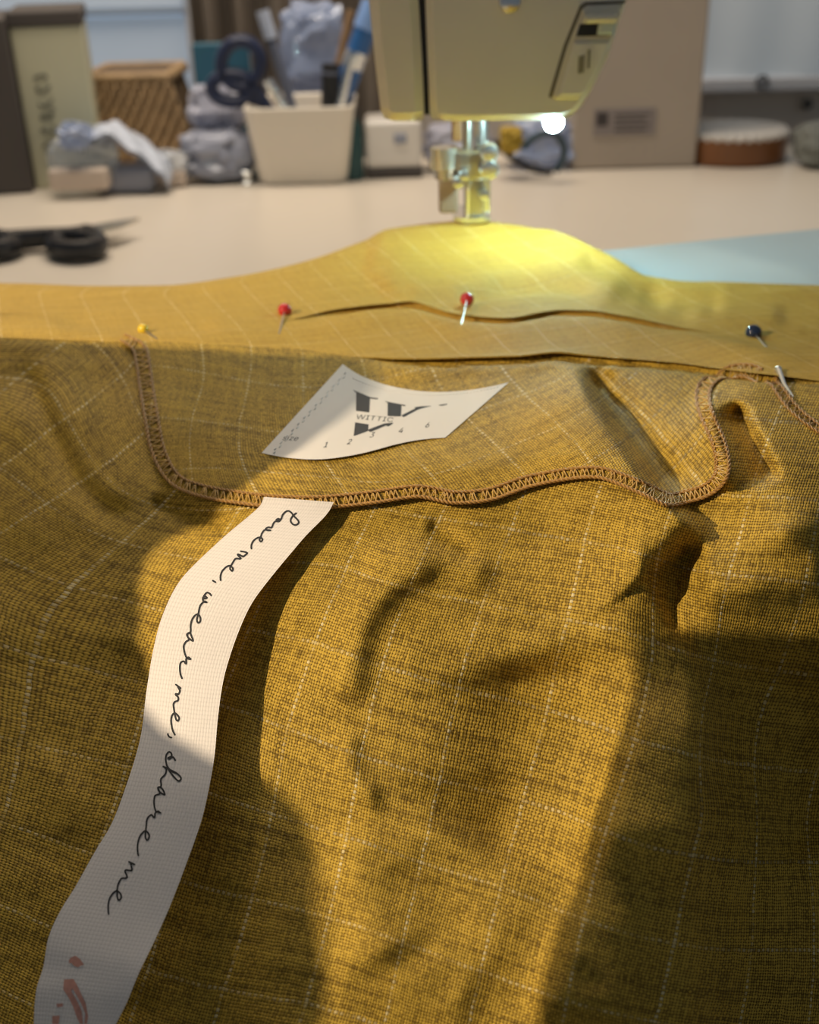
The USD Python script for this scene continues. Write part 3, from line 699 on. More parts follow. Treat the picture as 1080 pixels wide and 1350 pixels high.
body = xz([(561, -260), (561, -100), (561, 0), (564, 80), (567, 150), (571, 159), (600, 161), (690, 160), (740, 159), (756, 154), (768, 141), (782, 118), (804, 74), (828, 0), (845, -60), (850, -75), (1000, -85), (1640, -110), (2150, -120), (2150, -260)])
body = Polygon(body)
BACK = YM + .085
obj('head_and_arm', prism(np.array(body.exterior.coords), YM, BACK, .0022), M['machine'], mach, world=MW, smooth=40)
fp = xz([(474, -260), (480, -100), (486, 0), (494, 80), (502, 148), (507, 158), (520, 161), (557, 161), (560, 156), (557, 80), (552, 0), (550, -100), (548, -260)])
obj('face_plate', prism(fp, YM - .0005, BACK - .002, .0030), M['machine'], mach, world=MW, smooth=40)
obj('panel_joint', prism(xz([(545, -255), (551, 0), (558, 154), (572, 154), (566, 0), (562, -255)]), YM + .004, BACK - .006, .0005), M['dark'], mach, world=MW)
pan = xz([(768, 12), (774, 8), (823, 6), (803, 72), (781, 116), (765, 132), (732, 133), (729, 128), (748, 62)], YM - .001)
obj('control_panel', prism(pan, YM - .0012, YM + .01, .0010), M['machine_light'], mach, world=MW, label='slanted control panel of lighter cream plastic')
obj('panel_groove', prism(xz([(765, 8), (772, 3), (827, 1), (824, 5), (774, 7), (768, 12), (748, 62), (728, 130), (724, 128), (744, 60)], YM - .001), YM - .0004, YM + .008, .0002), simple('panel_joint_shadowed_plastic', (.16, .14, .09), .5), mach, world=MW)  # raised dark strip, the shade of the groove put into its colour
lev = xz([(770, 18), (817, 16), (813, 30), (766, 31)], YM - .003); obj('lever', prism(lev, YM - .006, YM + .004, .0012), M['machine_light'], mach, world=MW)
slot = xz([(765, 32), (813, 31), (807, 47), (760, 48)], YM - .002); obj('lever_slot', prism(slot, YM - .0022, YM + .004, .0004), M['dark'], mach, world=MW)
blk = xz([(790, 27), (816, 22), (809, 46), (787, 46)], YM - .003); obj('lever_reflection_block', prism(blk, YM - .0045, YM + .003, .0008), simple('pale_reflection_plastic', (.62, .72, .68), .15), mach, world=MW)  # pale block stands in for a glossy reflection beside the slot
btn = xz([(757, 56), (806, 54), (797, 74), (780, 108), (768, 126), (736, 127)], YM - .002); obj('button_plate', prism(btn, YM - .0022, YM + .004, .0006), M['machine'], mach, world=MW)
mk = [place(rbox(.0009, .0006, .0052, .0002), px_at(764, 97, YM - .0026)), place(rbox(.0009, .0006, .0052, .0002), px_at(768, 96, YM - .0026)), place(rbox(.0007, .0006, .0056, .0002), px_at(776, 90, YM - .0026))]
obj('button_marks', cat(mk), simple('faint_grey_print', (.30, .28, .2), .6), mach, world=MW)
c = px_at(672, 2, YM - .0005); obj('screw', place(lathe([(0, 0), (.0034, 0), (.0032, .0012), (.0018, .0018), (0, .0018)], 24), c, rx=PI / 2), M['chrome'], mach, world=MW)
# lamp under the head
YL = YM + .006
lc = px_at(730, 156, YL)
obj('lamp_housing', place(rbox(.018, .03, .006, .002), (px_at(722, 156, YL)[0], YL + .018, lc[2] + .0015)), simple('lamp_housing_plastic', (.35, .40, .48), .3), mach, world=MW)
obj('lamp_bulb', place(trimesh.creation.icosphere(3, .0032), lc - np.array([0, 0, .0012])), simple('lit_lamp', (1, 1, 1), .4, emission=(0.60, 0.97, 1.0), estr=LED_POWER), mach, world=MW)
# needle bar, presser bar, clamp and foot
YN = YM + .038
def vcyl(pxc, py0, py1, wpx, y, mat, name, bevel=.0005, lab=None):
    a, b = px_at(pxc, py1, y), px_at(pxc, py0, y); r = wpx / FPX * (y * math.cos(TH) + (H - a[2]) * math.sin(TH)) / 2
    return obj(name, place(cyl(r, b[2] - a[2], 28, bevel=bevel), a), mat, mach, world=MW, **({'label': lab} if lab else {}))
vcyl(634, 148, 232, 21, YN + .004, M['chrome'], 'presser_bar')
vcyl(616, 148, 245, 13, YN - .004, M['steel'], 'needle_bar')
a = px_at(602, 186, YN + .008); obj('thread_guide', place(rbox(.0036, .004, .010, .001), a), M['amber'], mach, world=MW, label='small amber plastic thread guide')
# knurled clamp screw on the left
c0 = px_at(586, 209, YN - .003); kn = []
ridg = 26; ang = np.linspace(0, 2 * PI, ridg * 4, endpoint=False); rr = .0047 + .00035 * np.sign(np.sin(ang * ridg))
kp = Polygon(np.stack([rr * np.cos(ang), rr * np.sin(ang)], 1)); knob = trimesh.creation.extrude_polygon(kp, .0075, engine='earcut')
obj('clamp_knob', place(knob, (c0[0], c0[1], c0[2] - .0035)), M['chrome'], mach, world=MW)
obj('clamp_neck', place(cyl(.0042, .004, 24, bevel=.0004), (c0[0] + .0004, c0[1], c0[2] - .0072)), M['steel'], mach, world=MW)
b0 = px_at(591, 279, YN - .003); b1 = px_at(591, 229, YN - .003); obj('needle_threader', place(rbox(.0070, .0075, b1[2] - b0[2], .0012), b0), M['smoke'], mach, world=MW, label='dark smoky plastic needle threader')
b0 = px_at(622, 236, YN - .003); b1 = px_at(622, 196, YN - .003); obj('needle_clamp', place(rbox(.0115, .009, b1[2] - b0[2], .0015), b0), M['steel'], mach, world=MW)
for (px_, py_, r_) in ((645, 200, .0034), (645, 222, .0036), (611, 231, .002), (604, 240, .0022), (637, 256, .002)):
    obj('clamp_screw', place(lathe([(0, -.002), (r_, -.0018), (r_, .0018), (r_ * .8, .0026), (0, .003)], 20), px_at(px_, py_, YN - .009), rx=PI / 2), M['chrome'], mach, world=MW)
b0 = px_at(625, 292, YN); b1 = px_at(625, 232, YN); obj('foot_shank', place(rbox(.0075, .007, b1[2] - b0[2], .001), b0), M['steel'], mach, world=MW)
b0 = px_at(640, 280, YN); b1 = px_at(640, 232, YN); obj('shank_side', place(rbox(.0035, .005, b1[2] - b0[2], .0008), b0), M['chrome'], mach, world=MW)
nz = px_at(616, 290, YN)[2]
obj('needle', tube([[px_at(616, 244, YN)[0], YN - .004, px_at(616, 244, YN)[2]], [px_at(616, 244, YN)[0], YN - .004, nz - .002]], [.0009, .0006], 8), M['chrome'], mach, world=MW)
foot = Polygon([(-.006, -.003), (-.004, -.005), (.004, -.005), (.006, -.003), (.006, .016), (.002, .016), (.002, .004), (-.002, .004), (-.002, .016), (-.006, .016)]).buffer(.0008)
fx = px_at(622, 290, YN)
obj('presser_foot', place(trimesh.creation.extrude_polygon(foot, .0018, engine='earcut'), (fx[0], YN, .1018)), M['chrome'], mach, world=MW)
# bed and column
bedp = np.array([px_at(700, 333, .44)[:2], px_at(820, 331, .443)[:2], px_at(1080, 304, .475)[:2]])
e_l, e_r = np.array(on_z(812, 331, .085))[:2], np.array(on_z(1080, 304, .085))[:2]
dirn = (e_r - e_l) / np.linalg.norm(e_r - e_l); bl = e_l - dirn * .085; br = e_l + dirn * .33
bed = Polygon([bl, br, (br[0], .345), (bl[0] + .008, .345)]).buffer(.004)
bm = trimesh.creation.extrude_polygon(bed, .0845, engine='earcut'); obj('machine_bed', bm, M['bed'], mach, world=MW, label='pale bed of the machine')
colp = wbox(br[0] - .075, br[0] - .002, YM + .004, BACK + .02, .084, float(xz([(1600, -120)])[0][1]) + .004, .006)
obj('column', colp, M['machine'], mach, world=MW)

# ------------------------------------------------------------------ pins
def pin(name, label, hp, tp, color, off_h, group=None, hr=.0021):
    head = cloth(*map(np.array, hp), 0.0) + np.array([0, 0, off_h]); tip = cloth(*map(np.array, tp), 0.0)
    t = thing(name, label, 'pin', head, group=group)
    obj('pin_head', trimesh.creation.icosphere(3, hr), color, t, smooth=True)
    d = tip - head; obj('shaft', tube([[0, 0, 0], d * .5, d * 1.15], .00028, 8), M['steel'], t)
M['red'] = simple('red_glass_head', (0.55, 0.03, 0.03), 0.12, coat=.5)
M['navy'] = simple('navy_glass_head', (0.018, 0.03, 0.07), 0.1, coat=.5)
M['yellow'] = simple('yellow_glass_head', (0.85, 0.60, 0.03), 0.15, coat=.5)
pin('dressmaker_pin', 'red glass-headed pin in the band at the left, far from the needle', (376, 414), (369, 437), M['red'], .0012)
pin('dressmaker_pin', 'red glass-headed pin right below the presser foot', (616, 403), (609, 432), M['red'], .0022)
pin('dressmaker_pin', 'navy blue glass-headed pin at the right of the band', (993, 443), (1010, 462), M['navy'], .0008, hr=.0023)
pin('dressmaker_pin', 'small yellow-headed pin half hidden behind the left ridge', (189, 434), (205, 445), M['yellow'], .0008, hr=.0016)
pa, pb, pc = cloth(np.array(1026.), np.array(488.), 1.6), cloth(np.array(1034.), np.array(506.), 1.8), cloth(np.array(1046.), np.array(524.), .8)
t = thing('bare_pin', 'bare silver pin lying over the side seam at the right edge', 'pin', pa)
obj('shaft', tube([[0, 0, 0], pb - pa, pc - pa], [.0007, .0006, .0003], 8), M['chrome'], t)
obj('pin_head', trimesh.creation.icosphere(2, .0009), M['chrome'], t, smooth=True)

# ------------------------------------------------------------------ scissors on the table
M['black_grip'] = simple('black_grip_plastic', (0.012, 0.013, 0.016), 0.3)
sl = on_z(112, 306, 0.006)
sc = thing('fabric_scissors', 'black-handled scissors lying open on the table at the left', 'scissors', (sl[0], sl[1], 0.0))
def tb(px, py, z): return on_z(px, py, z) - np.array([sl[0], sl[1], 0])
def blade(p0, p1, w, z):
    a, b = tb(*p0, z)[:2], tb(*p1, z)[:2]; d = (b - a) / np.linalg.norm(b - a); n = np.array([-d[1], d[0]])
    pl = Polygon([a - n * w, a + n * w, a + (b - a) * .6 + n * w * .7, b, a + (b - a) * .5 - n * w * .9])
    return place(trimesh.creation.extrude_polygon(pl, .0022, engine='earcut'), (0, 0, z - .001))
obj('blade', blade((104, 308), (184, 289), .012, .012), M['steel'], sc); obj('blade', blade((106, 306), (172, 293), .007, .0075), M['steel'], sc)
obj('pivot_screw', place(cyl(.0045, .003, 20, bevel=.0006), (*tb(113, 306, .01)[:2], .0105)), M['chrome'], sc)
def loop(cx, cy, rx, ry, z):
    a = np.linspace(0, 2 * PI, 49)
    q = np.array([tb(cx + rx * math.cos(t), cy + ry * math.sin(t), z) for t in a]); return tube(q, .0072, 10, caps=False)
arm1 = tube(smooth_path(np.array([tb(112, 307, .010), tb(90, 311, .010), tb(50, 314, .009), tb(10, 318, .009)]), n=20), np.linspace(.006, .008, 20), 10)
obj('handle', cat([arm1, loop(-22, 322, 40, 9, .008)]), M['black_grip'], sc)
arm2 = tube(smooth_path(np.array([tb(114, 307, .010), tb(125, 312, .010), tb(130, 318, .009)]), n=12), .0065, 10)
obj('handle', cat([arm2, loop(101, 322, 29, 8.5, .008)]), M['black_grip'], sc)

# ------------------------------------------------------------------ clutter at the back of the table
def foot(px, py): return on_z(px, py, 0.0)
def zat(px, py, y): return float(px_at(px, py, y)[2])
# magazine file at the left
M['file_cream'] = simple('cream_card', (0.60, 0.59, 0.42), 0.6, vary=0.04); M['file_dark'] = simple('dark_grey_card', (0.075, 0.065, 0.06), 0.7)
f0, f1 = foot(48, 249), foot(138, 243)
dv = (f1 - f0)[:2]; wdt = float(np.linalg.norm(dv)); rz = math.atan2(dv[1], dv[0])
hgt = zat(20, 26, f0[1])
ft = thing('magazine_file', 'cream storage box with dark side and script lettering at the left edge', 'storage box', f0, rz)
dep = .11
obj('body', place(rbox(wdt, dep, hgt - .006, .002), (wdt / 2, dep / 2, 0)), M['file_cream'], ft)
obj('side_panel', place(rbox(.07, dep + .02, hgt + .002, .002), (-.036, dep / 2 - .006, 0)), M['file_dark'], ft)
obj('dark_top', place(rbox(wdt + .003, dep + .004, .012, .002), (wdt / 2, dep / 2, hgt - .006)), M['file_dark'], ft)  # dark slab drawn for the dark inside at the top
gl = []
for k in range(6):
    zc = hgt * (.66 - .075 * k); a = np.linspace(0, 2 * PI, 30)
    r1 = .0045 + .0008 * (k % 3)
    gl.append(tube(np.stack([.019 + r1 * np.cos(a) + .0015 * np.sin(2 * a + k), np.full(30, -.0006), zc + .0042 * np.sin(a + k) * np.cos(a * (1 + k % 2) * .5)], 1), .0009, 6))
obj('lettering', cat(gl), simple('grey_lettering', (.20, .20, .15), .6), ft)
# woven box
M['wicker'] = simple('brown_wicker', (0.42, 0.285, 0.155), 0.6, vary=0.45, vscale=90)
wy = 1.12
wl, wr = px_at(120, 170, wy), px_at(256, 165, wy); wtop = zat(190, 92, wy)
wb = thing('wicker_box', 'brown woven wicker box behind the plastic packets', 'basket', ((wl[0] + wr[0]) / 2, wy + .05, 0.0))
ww = wr[0] - wl[0]
def taper(mesh):
    v = mesh.vertices; k = 1 - .22 * np.clip(v[:, 2] / wtop, 0, 1); v[:, 0] = -ww / 2 + (v[:, 0] + ww / 2) * k; mesh.vertices = v; return mesh
obj('lining', taper(place(rbox(ww - .006, .09, wtop - .004, .003), (0, 0, 0))), simple('dark_wicker_core', (.13, .085, .045), .8), wb)
st_ = []; nr = 11; hz = wtop - .012
for k in range(nr):
    z = (k + .5) / nr * hz; q = np.array([(-ww / 2 + ww * s, -.047 - .0030 * math.cos(PI * (s * 17 + k)), z + .0012 * math.sin(PI * (s * 17 + k))) for s in np.linspace(0, 1, 120)])
    st_.append(tube(q, hz / nr * .46, 6))
for k in range(18):
    x = -ww / 2 + ww * k / 17; st_.append(tube(np.array([(x, -.0475, 0.002), (x, -.0475, hz)]), .0022, 6))
obj('weave', taper(cat(st_)), M['wicker'], wb, kind='stuff', smooth=True)
rimc = np.array([(-ww / 2, -.048), (ww / 2, -.048), (ww / 2, .048), (-ww / 2, .048), (-ww / 2, -.048)])
rp = [tube(np.c_[smooth_path(rimc[i:i + 2], n=30), hz + .005 + .0012 * np.sin(np.arange(30) * 1.2 + p)], .0042, 8) for i in range(4) for p in (0, PI)]
obj('rim', taper(cat(rp)), M['wicker'], wb, smooth=True)

M['film'] = simple('clear_plastic_film', (0.80, 0.86, 0.95), 0.06, transmission=0.7, spec=.7)
M['film_blue'] = simple('bluish_clear_film', (0.50, 0.60, 0.85), 0.10, transmission=0.5, spec=.7)
M['film_white'] = simple('white_plastic_wrap', (0.62, 0.68, 0.80), 0.16)
M['film_lilac'] = simple('lilac_plastic_wrap', (0.44, 0.45, 0.55), 0.3)
M['beige_pack'] = simple('beige_packaging', (0.66, 0.55, 0.46), 0.5)
M['grey_pack'] = simple('grey_packaging', (0.30, 0.32, 0.40), 0.25)
def crumple(sx, sy, sz, seed, amp=.25, sub=3, sq=.6):
    s = trimesh.creation.icosphere(sub); v = s.vertices.copy()
    v = np.sign(v) * np.abs(v) ** sq
    n = fbm(v * 2.2 + seed, 3, seed) - .5; cr = np.abs(noise(v * 3.3 + seed * 2.1, seed + 5) - .5)
    v = v * (1 + amp * 1.6 * n[:, None] - amp * cr[:, None])
    v = v * np.array([sx / 2, sy / 2, sz / 2]); v[:, 2] -= v[:, 2].min(); s.vertices = v; return s
def packet(name, label, cat_, x0, x1, ytop, ybot, mat, seed, y=None, dep=.06, amp=.25, rot=0.0, extra=None):
    if y is None: y = float(foot((x0 + x1) / 2, ybot)[1])
    a, b = px_at(x0, ybot, y), px_at(x1, ybot, y); z0 = max(0.0, zat((x0 + x1) / 2, ybot, y)); z1 = zat((x0 + x1) / 2, ytop, y)
    t = thing(name, label, cat_, ((a[0] + b[0]) / 2, y + dep * .4, z0 if z0 > .004 else 0.0), rot)
    obj('wrapper', crumple(b[0] - a[0], dep, z1 - z0, seed, amp), mat, t, smooth=24)
    return t, b[0] - a[0], z1 - z0
t, w_, h_ = packet('plastic_packet', 'clear plastic packet with beige backing beside the cream storage box', 'packet', 62, 158, 186, 249, M['film'], 3, y=float(foot(110, 249)[1]) - .03, dep=.036)
obj('backing_card', place(rbox(w_ * .8, .02, h_ * .45, .003), (0, -.018, .001)), M['beige_pack'], t)
yp = 1.0
A0, A1, A2 = px_at(112, 172, yp), px_at(150, 168, yp), px_at(214, 212, yp)
t = thing('plastic_packet', 'white folded plastic packet leaning in front of the woven box', 'packet', (A1[0], yp, 0.0))
prof = smooth_path(np.array([(A0[0], A0[2] - .012), (A0[0] + .008, A0[2]), (A1[0], A1[2] + .001), ((A1[0] + A2[0]) / 2, (A1[2] + A2[2]) / 2 + .002), (A2[0], A2[2]), (A2[0] + .006, .012)]), n=40)
sheet = []
for k, yy in enumerate(np.linspace(-.02, .03, 12)):
    wv = .0016 * np.sin(np.arange(40) * .55 + k * .9); sheet.append(np.stack([prof[:, 0] + .001 * np.sin(k * 1.7), np.full(40, yp + yy), prof[:, 1] + wv + .006 * math.sin(k / 11 * PI) - .004], 1))
sh = grid_mesh(np.array(sheet)); sh2 = sh.copy(); sh2.vertices[:, 2] -= .003
obj('wrapper', cat([sh, sh2]), M['film_white'], t, smooth=50, world=((A1[0], yp, 0.0), 0))
obj('contents', place(rbox(.05, .036, A2[2] * .9, .006), (.004, .006, 0)), M['grey_pack'], t)
t, w_, h_ = packet('plastic_packet', 'low shiny clear packet with a beige strip below the woven box', 'packet', 182, 252, 202, 247, M['film'], 12, dep=.04, amp=.2)
obj('backing_card', place(rbox(w_ * .85, .016, h_ * .5, .003), (0, -.012, .001)), M['beige_pack'], t)
packet('plastic_packet', 'grey blue plastic packet between woven box and white pot', 'packet', 236, 336, 178, 243, M['grey_pack'], 21, dep=.06, amp=.3)
packet('plastic_bag', 'lilac grey crumpled bag below the dark blue scissors rings', 'bag', 248, 322, 118, 182, M['film_lilac'], 27, y=1.06, dep=.06, amp=.3)
packet('plastic_packet', 'small bluish film scrap on top of the clear packet at the left', 'packet', 78, 118, 164, 202, M['film_blue'], 33, y=.97, dep=.03, amp=.35)
c = foot(327, 241); t = thing('metal_bobbin', 'small shiny metal bobbin by the foot of the white pot', 'bobbin', (c[0], c[1], 0))
obj('flange', place(cyl(.0085, .0014, 28, bevel=.0004), (0, 0, 0)), M['chrome'], t); obj('flange', place(cyl(.0085, .0014, 28, bevel=.0004), (0, 0, .0096)), M['chrome'], t); obj('spool', place(cyl(.004, .0085, 20), (0, 0, .0012)), M['chrome'], t)

# white pot with tools
M['pot'] = simple('cream_white_ceramic', (0.88, 0.81, 0.70), 0.4)
pb_ = foot(398, 243); py_ = float(pb_[1]) + .048
pz = zat(398, 140, float(pb_[1]) + .0)
rb = (px_at(458, 240, pb_[1])[0] - px_at(340, 240, pb_[1])[0]) / 2; rt_ = (px_at(468, 143, pb_[1])[0] - px_at(320, 143, pb_[1])[0]) / 2
PC = np.array([float(px_at(397, 200, pb_[1])[0]), float(pb_[1]) + rb, 0.0])
pot = thing('tool_pot', 'cream white pot full of pens and scissors beside the machine', 'pot', PC)
def sq(h, z, c=.014):
    p = np.array(shapely.box(-h + c, -h + c, h - c, h - c).buffer(c, quad_segs=8).exterior.coords); return np.c_[p, np.full(len(p), z)]
obj('body', grid_mesh(np.array([sq(.001, 0, .0005), sq(rb - .002, 0), sq(rb, .002), sq(rt_, pz - .0015), sq(rt_ - .001, pz), sq(rt_ - .003, pz - .0015), sq(rb - .004, .004), sq(.001, .004, .0005)])), M['pot'], pot, smooth=40)
PYT = PC[1]
def inpot(x, y, py): return np.array([PC[0] + x, PC[1] + y, 0])
def stick(name, label, cat_, top, foot_px, r, mat, yoff=0.0, parts=(), r2=None, sides=16):
    """A long tool standing in the pot: top and the point at the rim in picture px."""
    y = PYT + yoff
    T_, R_ = px_at(*top, y), px_at(*foot_px, y); d = (T_ - R_) / np.linalg.norm(T_ - R_)
    k = (R_[2] - .012) / max(d[2], .2); B = R_ - d * k
    B[0] = np.clip(B[0], PC[0] - rb * .7, PC[0] + rb * .7)
    t = thing(name, label, cat_, B)
    L = T_ - B
    obj('shaft', tube([[0, 0, 0], L * .5, L], [r, r, r if r2 is None else r2], sides), mat, t)
    for nm, a, b, rr, mt in parts: obj(nm, tube([L * a, L * b], rr, sides), mt, t)
    return t
M['blue'] = simple('strong_blue_plastic', (0.03, 0.13, 0.36), 0.35); M['teal'] = simple('teal_card', (0.03, 0.13, 0.20), 0.5)
M['navy_plastic'] = simple('navy_grip', (0.02, 0.03, 0.075), 0.3); M['wood'] = simple('brown_wood', (0.33, 0.2, 0.1), 0.5, vary=.2, vscale=80)
M['grey_pen'] = simple('grey_blue_pen', (0.16, 0.18, 0.25), 0.3)
stick('marker_pen', 'tall grey pen with pale cap leaning left out of the pot', 'pen', (346, 14), (384, 138), .0045, M['grey_pen'], .015, [('cap', .82, 1.0, .0058, simple('pale_blue_cap', (.55, .62, .78), .25))])
stick('silver_stick', 'short silver rod leaning left over the pot rim', 'tool', (352, 106), (374, 140), .0042, M['chrome'], -.028)
stick('wooden_stick', 'brown wooden stick leaning right out of the pot', 'stick', (463, 14), (434, 140), .0036, M['wood'], .02)
stick('black_marker', 'short thick black marker standing upright in the pot', 'marker', (436, 84), (435, 142), .0078, M['dark'], -.012, [('cap_ring', .9, .93, .0082, M['grey_pen'])])
stick('blue_marker', 'thick strong blue marker leaning right out of the pot', 'marker', (492, 8), (446, 142), .0095, M['blue'], -.002, [('cap', .86, 1.02, .0105, simple('light_blue_cap', (.25, .42, .8), .2)), ('clip', .62, .72, .0100, M['chrome'])])
stick('silver_pen', 'slim silver pen beside the black marker in the pot', 'pen', (464, 72), (449, 140), .0035, M['chrome'], -.03)
# dark blue scissors, rings up
def ring_tool(name, label, rings, mat, y, blade_to):
    y = PYT + y; B = px_at(*blade_to, y); base = np.array([PC[0] + np.clip(B[0] - PC[0], -rb * .6, rb * .6), y, .014])
    t = thing(name, label, 'scissors', base)
    for (cx, cy, rx, ry) in rings:
        a = np.linspace(0, 2 * PI, 41); q = np.array([px_at(cx + rx * math.cos(s), cy + ry * math.sin(s), y) for s in a]) - base
        e = px_at(cx + rx * .5, cy + ry * .8, y) - base
        obj('handle', cat([tube(q, .0058, 10, caps=False), tube(smooth_path(np.array([e, B - base + np.array([0, 0, .0]), [0, 0, .03]]), n=12), .005, 8)]), mat, t)
    obj('blades', tube([B - base, [0, 0, 0]], [.004, .0025], 8), M['steel'], t)
ring_tool('tailor_shears', 'dark navy scissors standing rings up at the left of the pot', [(318, 84, 26, 30), (306, 116, 27, 18)], M['navy_plastic'], -.005, (352, 140))
c = px_at(290, 132, PYT + .04)
t = thing('teal_folder', 'teal card packet standing behind the navy scissors', 'folder', (c[0], PYT + .075, 0.0))
obj('cover', place(rbox(.052, .012, zat(290, 58, PYT + .06), .002), (0, 0, 0), ), M['teal'], t); obj('pages', place(rbox(.05, .006, zat(290, 60, PYT + .06), .001), (.001, .0095, 0)), M['film_white'], t)
t, w_, h_ = packet('plastic_bag', 'crumpled bluish clear bag sticking up behind the pot', 'bag', 372, 462, 10, 138, M['film_blue'], 41, y=PYT + .06, dep=.05, amp=.32)
# white box and the dark green strip right of the pot
M['darkgreen'] = simple('dark_green_plastic', (0.015, 0.07, 0.075), 0.4)
c = foot(466, 239); t = thing('green_bottle', 'narrow dark green bottle between the pot and the white box', 'bottle', (c[0], c[1] + .012, 0))
hh = zat(466, 142, float(c[1]) + .01); obj('body', lathe([(0, 0), (.0085, 0), (.0095, .002), (.0095, hh * .72), (.006, hh * .84), (.006, hh * .9), (0, hh * .9)], 28), M['darkgreen'], t); obj('cap', place(cyl(.0072, hh * .12, 24, bevel=.001), (0, 0, hh * .88)), M['dark'], t)
c0, c1 = foot(482, 237), foot(556, 233); w_ = c1[0] - c0[0]; hh = zat(520, 160, float(c0[1]))
t = thing('white_box', 'small white box with dark base beside the needle', 'box', ((c0[0] + c1[0]) / 2, c0[1] + .03, 0), .03)
obj('body', place(rbox(w_, .05, hh - .008, .005), (0, 0, .008)), simple('white_box_plastic', (.85, .81, .75), .4), t); obj('base', place(rbox(w_ * 1.02, .052, .0085, .002), (0, 0, 0)), M['file_dark'], t)
obj('badge', place(rbox(w_ * .22, .003, .008, .001), (w_ * .12, -.0255, hh * .6)), M['grey_pack'], t)
packet('plastic_packet', 'pale blue crumpled film behind the needle clamp', 'packet', 560, 650, 168, 226, M['film_lilac'], 52, dep=.05, amp=.3)
packet('plastic_packet', 'blue grey crumpled film under the machine lamp', 'packet', 668, 762, 160, 224, M['film_blue'], 57, dep=.06, amp=.34)
packet('yellow_scrap', 'small yellow fabric scrap behind the presser bar', 'fabric scrap', 660, 690, 170, 206, simple('yellow_scrap', (.40, .27, .03), .8), 61, y=1.0, dep=.03, amp=.3)
q = np.array([px_at(*p, 1.02) for p in ((652, 186), (672, 205), (700, 222), (728, 226))] ); q[:, 2] = np.maximum(q[:, 2], .003)
t = thing('power_cable', 'dark cable curling on the table behind the needle', 'cable', (q[0][0], q[0][1], 0)); obj('cord', tube(smooth_path(q - np.array([q[0][0], q[0][1], 0]), n=30), .0028, 8), M['dark'], t)
q = np.array([px_at(*p, .99) for p in ((690, 196), (712, 178), (736, 180), (744, 200), (732, 226))]); q[:, 2] = np.maximum(q[:, 2], .003)
t = thing('power_cable', 'dark looped cable over the film below the machine lamp', 'cable', (q[0][0], q[0][1], 0)); obj('cord', tube(smooth_path(q - np.array([q[0][0], q[0][1], 0]), n=40), .0032, 8), simple('dark_teal_cable', (.03, .06, .08), .4), t)
# large beige carton with a printed sticker
M['carton'] = simple('beige_carton', (0.47, 0.40, 0.33), 0.7, vary=0.05, vscale=20)
c0, c1 = foot(758, 226), foot(916, 221); w_ = c1[0] - c0[0] + .004; hh = .42
CL = ((c0[0] + c1[0]) / 2, max(c0[1], c1[1]) + .06, 0.0)
t = thing('beige_carton', 'tall beige carton with a grey sticker behind the machine', 'box', CL)
obj('body', place(rbox(w_, .11, hh, .003), (0, 0, 0)), M['carton'], t)
ys = CL[1] - .056
s0, s1 = px_at(782, 180, ys), px_at(866, 142, ys)
obj('sticker', wbox(s0[0], s1[0], ys - .0002, ys + .0012, s0[2], s1[2], .0004), simple('grey_sticker', (.30, .26, .25), .6), t, world=(CL, 0))
k0, k1 = px_at(786, 166, ys), px_at(802, 148, ys)
pr = [wbox(k0[0], k1[0], ys - .0008, ys + .0004, k0[2], k1[2], .0003)]
for i in range(4): a, b = px_at(810, 152 + 7 * i, ys), px_at(858 - 6 * (i % 2), 149 + 7 * i, ys); pr.append(wbox(a[0], b[0], ys - .0007, ys + .0003, a[2], b[2], .0002))
obj('sticker_print', cat(pr), simple('dark_sticker_print', (.06, .05, .05), .6), t, world=(CL, 0))
# brown round tin with a stack of pale lids
c0, c1 = foot(911, 222), foot(1049, 219); rr = (c1[0] - c0[0]) / 2
t = thing('round_tin', 'round brown tin with pale crinkled top at the right', 'tin', ((c0[0] + c1[0]) / 2, c0[1] + rr, 0))
rr *= 1.08; hh = zat(980, 182, float(c0[1])); h2 = zat(980, 166, float(c0[1]) + rr)
obj('body', lathe([(0, 0), (rr - .002, 0), (rr, .002), (rr, hh), (rr - .0015, hh), (rr - .002, .003), (0, .003)], 72), simple('brown_tin', (.20, .075, .022), .35, vary=.15, vscale=40), t, smooth=40)
a = np.linspace(0, 2 * PI, 160); P_ = []
for s, z in ((1.0, 0.0), (1.02, .006), (.98, .012), (.9, .015), (.5, .017), (0.02, .017)):
    P_.append(np.stack([rr * s * np.cos(a), rr * s * np.sin(a), hh - .003 + z * (h2 - hh + .004) / .017 + .0012 * np.sin(a * 34) * (s > .8)], 1))
obj('crinkled_cover', grid_mesh(np.array(P_)), simple('pale_crinkled_cover', (.60, .57, .53), .4), t, smooth=50)
c = px_at(1062, 136, YW - .002); t = thing('wall_knob', 'small dark knob on the wall right of the tin', 'knob', c)
obj('knob', place(lathe([(0, 0), (.004, 0), (.004, .003), (.006, .007), (.005, .010), (0, .011)], 24), (0, 0, 0), rx=PI / 2), simple('dark_knob', (.07, .065, .06), .5), t)
obj('plate', place(cyl(.009, .003, 24, bevel=.0005), (0, .001, 0), rx=PI / 2), M['wall'], t)
packet('grey_pouch', 'grey green pouch right of the brown tin at the picture edge', 'pouch', 1056, 1120, 168, 224, simple('grey_green_pouch', (.20, .21, .19), .7), 71, dep=.05, amp=.2)

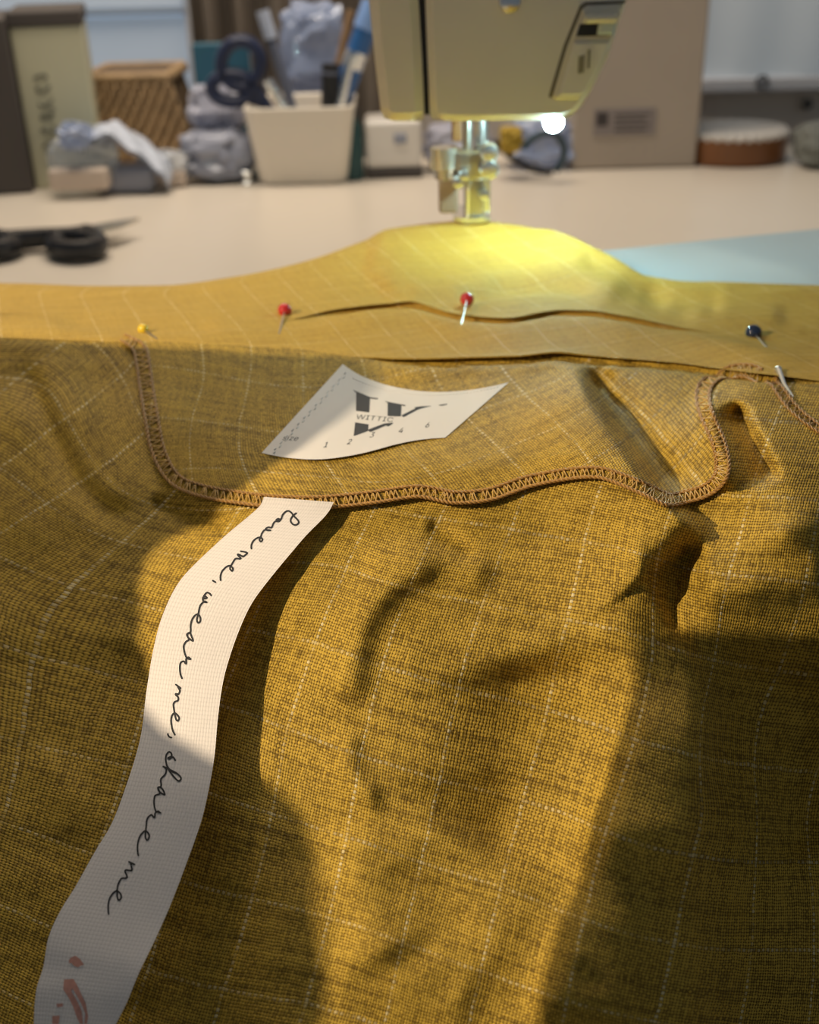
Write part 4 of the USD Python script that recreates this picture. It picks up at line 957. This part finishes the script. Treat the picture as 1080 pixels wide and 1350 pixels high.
# ------------------------------------------------------------------ unseen hooded lamp on the left, opening cut to shape its pool of light
POOL = [(413, 602, .094), (304, 654, .09), (195, 718, .082), (186, 790, .075), (205, 890, .066), (280, 990, .062), (400, 1080, .060), (425, 1280, .05), (440, 1460, .04), (700, 1470, .04), (752, 1285, .05), (890, 900, .071), (960, 872, .07), (1120, 830, .082), (1250, 650, .09), (1200, 420, .1), (900, 300, .1), (600, 270, .1), (300, 330, .1), (-100, 372, .096), (-220, 400, .1), (-180, 440, .1035), (0, 444, .1035), (200, 451, .1035), (430, 464, .100), (491, 488, .098)]  # outline of the lit patch that the hood opening follows
Wp = np.array([on_z(a, b, z) for a, b, z in POOL]); D = Wp - LAMP; D /= np.linalg.norm(D, axis=1)[:, None]
ax = D.mean(0); ax /= np.linalg.norm(ax)
R1 = LAMP + D * (0.17 / (D @ ax))[:, None]
ea = np.cross(ax, [0, 0, 1.0]); ea /= np.linalg.norm(ea); eb = np.cross(ea, ax)
C0 = LAMP + ax * 0.17
op2 = np.stack([(R1 - C0) @ ea, (R1 - C0) @ eb], 1)
opening = Polygon(smooth_path(np.vstack([op2, op2[:1]]), n=200)).buffer(0).simplify(.0001)
cen = np.array(opening.centroid.coords[0]); RH = max(np.hypot(*(np.array(c) - cen)) for c in opening.exterior.coords) + .012
mask = trimesh.creation.extrude_polygon(shapely.Point(*cen).buffer(RH, quad_segs=24).difference(opening), .0012, engine='earcut')  # front plate blocks the light outside that outline
mask.vertices = C0 + mask.vertices[:, :1] * ea + mask.vertices[:, 1:2] * eb + mask.vertices[:, 2:] * ax
a_ = np.linspace(0, 2 * PI, 73)
circ = lambda c, r: c + r * (np.cos(a_)[:, None] * ea + np.sin(a_)[:, None] * eb)
cw = C0 + cen[0] * ea + cen[1] * eb
shell = grid_mesh(np.array([circ(cw, RH), circ(LAMP + ax * .06 + (cw - C0) * .4, RH * .8), circ(LAMP - ax * .01, .05), circ(LAMP - ax * .035, .022), circ(LAMP - ax * .04, .0005)]))
base = np.array([-.52, .02, 0.0])
lamp = thing('unseen_lamp', 'unseen hooded lamp left of the garment, opening cut to the lit patch on the cloth', 'lamp', base)
M['lamp_metal'] = simple('dark_lamp_metal', (.03, .03, .03), .6)
obj('hood', shell, M['lamp_metal'], lamp, world=(base, 0), smooth=30)
obj('hood_cutout', mask, M['lamp_metal'], lamp, world=(base, 0), smooth=30)
obj('stem', tube(smooth_path(np.array([[0, 0, .01], [-.02, 0, .2], [.0, .0, .40], LAMP - ax * .04 - base]), n=40), .006, 12), M['dark'], lamp)
obj('base', cyl(.07, .018, 48, bevel=.004), M['dark'], lamp)
